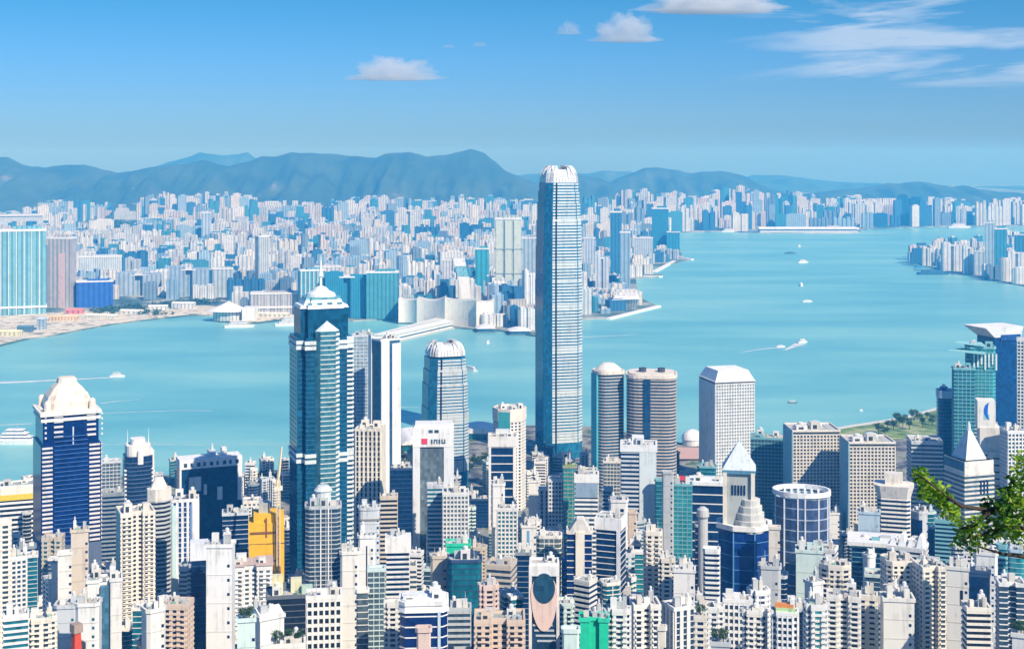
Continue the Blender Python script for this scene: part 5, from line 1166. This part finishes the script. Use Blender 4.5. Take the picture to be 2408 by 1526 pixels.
# ------------------------------------------------------------------ trees
def leaf_mat(name, stops, sc):
    m, t, b = mat(name); g_ = t.nodes.new('ShaderNodeNewGeometry'); wn = t.nodes.new('ShaderNodeTexWhiteNoise'); sn = t.nodes.new('ShaderNodeMath'); 
    n = noise_n(t, coords(t), sc, 3); v = math_n(t, 'ADD', math_n(t, 'MULTIPLY', n, .7), math_n(t, 'MULTIPLY', g_.outputs['Random Per Island'], .3))
    t.links.new(ramp_n(t, v, stops), b.inputs['Base Color']); b.inputs['Roughness'].default_value = .55
    tr = t.nodes.new('ShaderNodeBsdfTranslucent'); t.links.new(ramp_n(t, v, stops), tr.inputs[0]); mx = t.nodes.new('ShaderNodeMixShader'); mx.inputs[0].default_value = .5
    out = [q for q in t.nodes if q.type == 'OUTPUT_MATERIAL'][0]; t.links.new(b.outputs[0], mx.inputs[1]); t.links.new(tr.outputs[0], mx.inputs[2]); t.links.new(mx.outputs[0], out.inputs[0]); return m
LEAF = leaf_mat('tree_leaves', [(.3, (.02,.07,.02)), (.5, (.05,.13,.03)), (.7, (.14,.24,.05))], .2); BARK = noise_mat('bark', [(.3, (.03,.024,.018)), (.7, (.08,.06,.045))], 1.5)
def leaves(mb, c, r, n, size, rs, flat=.75):
    for _ in range(n):
        u = Vector((rs.gauss(0, 1), rs.gauss(0, 1), rs.gauss(0, 1))).normalized()*r*(rs.random()**.4); u.z *= flat
        o = Vector(c)+u; a = Vector((rs.gauss(0,1), rs.gauss(0,1), rs.gauss(0,.6))).normalized(); b = a.cross(Vector((rs.gauss(0,1), rs.gauss(0,1), rs.gauss(0,1)))).normalized(); s = size*rs.uniform(.6, 1.3)
        m1, m2 = o+a*s*.5+b*s*.32, o+a*s*.5-b*s*.32
        mb.add([tuple(o-a*s*.1), tuple(m1+a.cross(b)*s*.06), tuple(o+a*s*1.15), tuple(m2+a.cross(b)*s*.06)], [(0, 3, 2, 1)])
protos = []
for k in range(4):
    r3 = random.Random(k+40); m_ = MB(); hgt = r3.uniform(11, 15)
    for q in range(9): leaves(m_, (r3.uniform(-3.4, 3.4), r3.uniform(-3.4, 3.4), hgt*.62+r3.uniform(-2.4, 3.2)), r3.uniform(1.8, 3.0), 60, 1.1, r3)
    me = bpy.data.meshes.new('crown'); me.from_pydata(m_.v, [], m_.f); me.materials.append(LEAF)
    t_ = MB().tube([(0,0,-1), (.1,0,hgt*.3), (.2,.1,hgt*.7)], [.5,.38,.16], 7).tube([(0,0,hgt*.32), (1.6,.4,hgt*.6)], [.25,.1], 5).tube([(0,0,hgt*.3), (-1.5,-.6,hgt*.58)], [.25,.1], 5)
    mt = bpy.data.meshes.new('trunk'); mt.from_pydata(t_.v, [], t_.f); mt.materials.append(BARK); protos.append((me, mt))
def plant(px, py, gz, sc, lab, group, rs):
    Y = (CH-gz)*F/(py-HY); x = X(px, Y); root = thing('broadleaf_tree', (x, Y, gz), rs.uniform(0, 6), lab, 'tree', group); root.scale = (sc, sc, sc)
    me, mt = protos[rs.randrange(4)]; link(bpy.data.objects.new('crown', me), root); link(bpy.data.objects.new('trunk', mt), root)
rs = random.Random(5)
CL = [('in the waterside park', [(2065+i*8.3+rs.uniform(-3, 3), 1000-i*1.5+rs.uniform(0, 26)) for i in range(16)], 4.6, (.8, 1.5)), ('at the harbour edge right of the dark portal-framed slab', [(574+i*13, 1140+rs.uniform(-6, 4)) for i in range(8)], 4, (1.0, 1.6)),
      ('in the little park below the right vaulted pier', [(1104+i*9, 1098+rs.uniform(-8, 14)) for i in range(6)], 4, (1.0, 1.5)), ("at the supertall's foot", [(1262+i*10, 1108+rs.uniform(-4, 8)) for i in range(5)], 4, (1.0, 1.5)),
      ('on the promenade before the cream gridded blocks', [(1900+i*16, 1040+rs.uniform(-4, 6)) for i in range(8)], 4.4, (.7, 1.1)), ('beside the white blank slab with the seam, by the shore', [(938+i*9, 1078+rs.uniform(-5, 12)) for i in range(4)], 4, (1, 1.4))]
for where, pts, gz, (s0, s1) in CL:
    for k, (a, b) in enumerate(sorted(pts)): plant(a, b, gz, rs.uniform(s0, s1), f'{ORD[k]} tree from the left {where}', 'trees '+where, rs)
for sub, n, sc, desc in (('mint terrace block', 2, .55, 'bright tree on the mint terrace block'), ('cream terrace block', 3, .6, 'yellow-green tree on the cream terrace block'), ('leafy roof left', 1, .6, 'leafy tree on the small cream block'), ('grey block with roof', 2, .6, 'tree on the grey block at the bottom edge'), ('bushy roof', 2, .6, 'bushy tree on the corner white block'), ('planted roof', 2, .4, 'small tree on the olive tower roof')):
    r_, (w, d, h, p, Y) = find(sub)
    for k in range(n):
        c_, s_ = math.cos(r_.rotation_euler[2]), math.sin(r_.rotation_euler[2]); a = (k-(n-1)/2)*w*.34; b = -d*.18
        root = thing('broadleaf_tree', (r_.location[0]+a*c_-b*s_, r_.location[1]+a*s_+b*c_, r_.location[2]+h+.2), k+1, ('' if n == 1 else ('left ', 'right ')[k] if n == 2 else ('leftmost ', 'middle ', 'rightmost ')[k])+desc, 'tree'); root.scale = (sc, sc, sc)
        me, mt = protos[k % 4]; link(bpy.data.objects.new('crown', me), root); link(bpy.data.objects.new('trunk', mt), root)
m_ = MB(); r4 = random.Random(8)
for a, b, n in ((250, 736, 26), (320, 730, 30), (400, 722, 26), (470, 716, 20), (360, 742, 12), (230, 545, 50), (300, 548, 50), (260, 535, 50), (640, 612, 30), (560, 616, 16), (720, 610, 16), (1440, 522, 30), (1410, 700, 18), (1470, 708, 14), (1395, 725, 10), (1180, 752, 10)):
    for _ in range(n):
        x, y, _z = sea(a+r4.gauss(0, 26), b+r4.gauss(0, 2.6)); k = y/3500
        if inside(FARP, x, y): leaves(m_, (x, y, 8*k), 9*k, 26, 5*k, r4)
tag(obj('shore_trees', m_, LEAF), 'dark green tree masses between the buildings across the harbour', 'trees', kind='stuff')
# the leafy branch close to the viewpoint
rs = random.Random(77); root = thing('broadleaf_tree', (9.6, 23, hillz(23)-.3), 0, 'close leafy branch reaching in from the right edge over the towers', 'tree')
def near(px, py, Y): return Vector((X(px, Y)-9.6, Y-23, Z(py, Y)-(hillz(23)-.3)))
trunk = [Vector((0,0,0)), Vector((.1,.1,2.5)), near(2520, 1330, 22.6), near(2480, 1180, 22.4), near(2490, 1040, 22.6), near(2470, 900, 22.8)]
obj('trunk', MB().tube(trunk, [.26,.22,.17,.13,.09,.04], 10), BARK, root, None, True)
limbs = [[(2505, 1300, 22.6), (2440, 1245, 22.2), (2370, 1240, 21.9), (2310, 1255, 21.7), (2262, 1270, 21.5)], [(2483, 1200, 22.4), (2400, 1180, 22), (2330, 1200, 21.8), (2260, 1190, 21.6), (2205, 1150, 21.5), (2160, 1115, 21.4)],
         [(2490, 1060, 22.6), (2440, 1090, 22.3), (2400, 1130, 22.1), (2370, 1160, 22)], [(2505, 1290, 22.6), (2420, 1310, 22.3), (2360, 1302, 22), (2300, 1285, 21.8)], [(2330, 1200, 21.8), (2290, 1235, 21.6), (2250, 1245, 21.5)]]
for L_ in limbs: obj('limb', MB().tube([near(*q) for q in L_], [.055-.045*i/(len(L_)-1) for i in range(len(L_))], 7), BARK, root, None, True)
NLEAF = leaf_mat('close_leaves', [(.28, (.015,.06,.01)), (.40, (.07,.22,.02)), (.50, (.22,.45,.03)), (.62, (.50,.66,.05))], 1.1)
pts = [(2162,1118,20,150),(2180,1140,24,220),(2172,1162,16,90),(2205,1160,26,240),(2222,1185,24,220),(2240,1205,20,140),(2250,1222,16,70),(2275,1240,26,130),(2262,1272,22,130),(2300,1262,24,150),(2330,1250,24,140),(2300,1222,16,60),
       (2340,1205,34,260),(2368,1175,34,280),(2395,1150,36,300),(2360,1225,34,240),(2400,1200,42,380),(2410,1095,34,260),(2425,1140,40,300),(2385,1245,32,220),(2420,1240,40,300),(2320,1185,14,50),(2440,1290,36,160),(2470,1180,60,350),(2480,1060,60,300),(2285,1290,14,50)]
crown = MB()
for a, b, r, n in pts: leaves(crown, near(a, b, rs.uniform(21.3, 22.3)), r/F*22*1.05, int(n*.60), .080, rs, 1.0)
obj('crown', crown, NLEAF, root)

# ------------------------------------------------------------------ boats and wakes
FOAM = flat_mat('wake_foam', (.80,.84,.84), .8); ft = FOAM.node_tree; fb = [q for q in ft.nodes if q.type == 'BSDF_PRINCIPLED'][0]
ft.links.new(ramp_n(ft, noise_n(ft, scaled(ft, coords(ft), (.04, .25, 1)), 1.0, 4, .65), [(.34, .35), (.54, 1.0)]), fb.inputs['Alpha'])
def hull(l, w, h, y0=0):
    b = [(-l/2, -w*.42), (l*.25, -w/2), (l/2, 0), (l*.25, w/2), (-l/2, w*.42)]; t = [(-l/2, -w/2), (l*.27, -w*.56), (l*.56, 0), (l*.27, w*.56), (-l/2, w/2)]
    return MB().loft(b, -.3, t, h)
def boat(px, py, l, head, lab, cat='ferry', hc=(.8,.8,.8), cc=(.82,.82,.82), decks=2):
    l = l*.8 if l < 70 else l; x, y, _ = sea(px, py); root = thing(cat.replace(' ', '_'), (x, y, 0), head, lab, cat); w = l*.24; hh = l*.07+1.2
    obj('hull', hull(l, w, hh), WALL, root, hc)
    z = hh
    for k in range(decks): a = .36-.08*k; cb = obj('cabin', MB().box(-l*a, l*(a-.06), -w*.36, w*.36, z, z+l*.05+1.4), WALL, root, cc); obj('window_strip', MB().box(-l*a+.3, l*(a-.06)+.15, -w*.36-.12, w*.36+.12, z+l*.02+.6, z+l*.035+1.0), GLASS, cb, GL['n']); z += l*.05+1.4
    obj('mast', MB().tube([(0,0,z), (0,0,z+l*.12)], [.25, .12], 5), WALL, root, (.6,.6,.6)); return x, y
def wake(name_lab, pts, w0, w1):
    m_ = MB(); P = [Vector(sea(a, b, .12)) for a, b in pts]; n = len(P)
    for i, q in enumerate(P):
        d_ = (P[min(i+1, n-1)]-P[max(i-1, 0)]).normalized(); nn = Vector((-d_.y, d_.x, 0)); w = w0+(w1-w0)*i/(n-1); m_.v += [tuple(q+nn*w/2), tuple(q-nn*w/2)]
    for i in range(n-1): q = i*2; m_.f.append((q, q+1, q+3, q+2))
    tag(obj('wake', m_, FOAM), name_lab, 'wake', kind='stuff')
boat(276, 886, 34, .05, 'white fast ferry at the head of the long bright wake, left', 'fast ferry')
wake('long bright wake trailing left from the fast ferry', [(266, 887.5), (190, 891), (110, 895), (50, 898), (-60, 902)], 9, 22)
boat(40, 1043, 74, .0, 'large white ship beside the navy domed tower', 'ship', decks=3)
boat(1887, 806, 34, .5, 'white ferry with a broad spray, the right of two under way', 'ferry'); wake('broad fading wake behind the right ferry', [(1882, 808), (1866, 815), (1846, 823)], 26, 6)
boat(1836, 816.5, 24, .1, 'small boat ahead of a thin wake, left of the ferry', 'boat', decks=1); wake('thin wake behind the small boat', [(1832, 817), (1800, 820), (1770, 824), (1740, 829)], 9, 3)
boat(1864, 948, 20, 0, 'dark hulled launch alone before the paired cream blocks', 'launch', (.08,.16,.22), decks=1)
boat(1880, 581, 44, 1.2, 'tiny white boat farthest out toward the cruise terminal', 'boat'); boat(1888, 618, 60, .4, 'white ferry second in the line of boats up the channel', 'ferry'); boat(1884, 672, 44, 1.5, 'white ferry third in the line seen end-on', 'ferry'); boat(1898, 710, 36, .1, 'low white boat nearest in the channel line', 'boat', decks=1)
boat(1858, 597, 60, 0, 'dark barge left of the channel line', 'barge', (.06,.16,.26), (.1,.2,.3), 1); boat(2194, 646, 110, 0, 'dark crane barge off the islet', 'barge', (.03,.12,.24), (.04,.2,.34), 1); boat(2165, 630, 60, .2, 'small blue vessel at the islet tip', 'boat', (.03,.2,.4), (.1,.3,.5), 1)
boat(1148, 808, 24, 1.4, 'white ferry leaving the left arched far pier', 'ferry'); boat(1108, 873, 42, -.7, 'white work boat right of the clawed tower top', 'work boat'); boat(562, 770, 70, .2, 'low pale ship moored at the far shore, left', 'ship'); boat(682, 766, 74, .2, 'white covered vessel moored left of the spired tower', 'ship', decks=3)
boat(2025, 966, 7, 0, 'tiny buoy boat near the park', 'boat', decks=1); boat(1960, 541, 120, 0, 'pale vessel moored at the right end of the cruise quay', 'ship'); boat(2255, 510+26, 130, .0, 'white ship along the far right quay', 'ship'); boat(1715, 546, 90, 0, 'small pale ship left of the cruise terminal', 'ship')
for lab, pts, a, b in (('faint wake right of the domed roof', [(236, 948), (280, 943), (330, 939)], 6, 2), ('faint old wake crossing the left water', [(236, 972), (330, 968), (420, 965), (500, 966)], 3, 2.5), ('pale wake left of the navy domed tower', [(-20, 1000), (40, 998), (76, 996)], 6, 6), ('thin wake behind the white slab', [(938, 957), (975, 958), (1000, 959)], 2.2, 2.2),
        ('thin curved wake right of the supertall', [(1368, 793), (1420, 791), (1470, 788), (1500, 785)], 7, 3), ('straight pale wake behind the navy mast tower', [(236, 1045), (330, 1045), (500, 1046), (680, 1045)], 2.5, 1.8)): wake(lab, pts, a, b)
# quays and breakwaters
for px0, py0, px1, py1, w, lab in ((1512, 652, 1558, 652, 18, 'short white quay right of the darkest blue tower'), (1540, 640, 1585, 616, 16, 'slanting white breakwater below the headland'), (1600, 608, 1628, 612, 14, 'thin white jetty at the headland tip'), (1430, 752, 1550, 722, 12, 'white sea wall along the arena point')):
    a, b = Vector(sea(px0, py0)), Vector(sea(px1, py1)); dd = b-a; o = obj('jetty', MB().box(0, dd.length, -w/2, w/2, -1, 5), WALL, None, (.82,.82,.80)); o.location = a; o.rotation_euler = (0, 0, math.atan2(dd.y, dd.x)); tag(o, lab, 'jetty')

# ------------------------------------------------------------------ clouds and haze
cm = bpy.data.materials.new('cloud_vapour'); cm.use_nodes = True; ct = cm.node_tree; ct.nodes.clear(); co = ct.nodes.new('ShaderNodeOutputMaterial'); pv = ct.nodes.new('ShaderNodeVolumePrincipled')
pv.inputs['Color'].default_value = (.97,.98,1,1); pv.inputs['Density'].default_value = .006; pv.inputs['Anisotropy'].default_value = 0.1; ct.links.new(pv.outputs[0], co.inputs['Volume'])
def cloud(px0, px1, yt, yb, lab, seed, Y=13000, peaks=3):
    w = (px1-px0)/F*Y; h = (yb-yt)/F*Y; xc = X((px0+px1)/2, Y); zb = Z(yb, Y); m_ = MB(); NU, NV = 96, 34
    for j in range(NV+1):
        ph = math.pi*j/NV
        for i in range(NU):
            th = 2*math.pi*i/NU; v = Vector((math.cos(th)*math.sin(ph), math.sin(th)*math.sin(ph), math.cos(ph)))
            k = 1+.42*noise.noise(v*peaks+Vector((seed*3.1, 0, 0)))+.26*noise.noise(v*peaks*2.3+Vector((0, seed, 0)))+.14*noise.noise(v*peaks*5)+.07*noise.noise(v*peaks*11)
            z = v.z*k*h*.9 if v.z > 0 else v.z*h*.12
            m_.v.append((v.x*k*w*.46*(1+.12*(v.z < .1)), v.y*k*w*.22, z))
    for j in range(NV):
        for i in range(NU): m_.f.append((j*NU+i, (j+1)*NU+i, (j+1)*NU+(i+1) % NU, j*NU+(i+1) % NU))
    o = obj('cloud', m_, cm); o.location = (xc, Y, zb+h*.1); tag(o, lab, 'cloud', kind='stuff')
cloud(828, 1028, 140, 190, 'low cumulus cloud hanging left of centre above the hills', 1); cloud(1392, 1552, 38, 100, 'peaked white cumulus cloud high right of centre', 2, peaks=2); cloud(1310, 1366, 52, 82, 'small round cloud left of the peaked one', 3)
cloud(1520, 1830, -34, 32, 'broad cloud cut by the top edge', 4); cloud(1040, 1070, 105, 113, 'faint scrap of cloud, left of two', 5); cloud(1110, 1146, 99, 110, 'faint scrap of cloud, right of two', 6)
hz = MB().box(-8990, 8990, -300, 20290, -2.2, 520); o = obj('haze', hz, bpy.data.materials.new('haze_air')); o['kind'] = 'stuff'
hm = o.data.materials[0]; hm.use_nodes = True; ht = hm.node_tree; ht.nodes.clear(); ho = ht.nodes.new('ShaderNodeOutputMaterial'); hv = ht.nodes.new('ShaderNodeVolumePrincipled')
hv.inputs['Color'].default_value = (.065, .45, 1.0, 1); hv.inputs['Absorption Color'].default_value = (1, 1, 1, 1); hv.inputs['Density'].default_value = 1.05e-4; hv.inputs['Anisotropy'].default_value = 0.0; ht.links.new(hv.outputs[0], ho.inputs['Volume'])
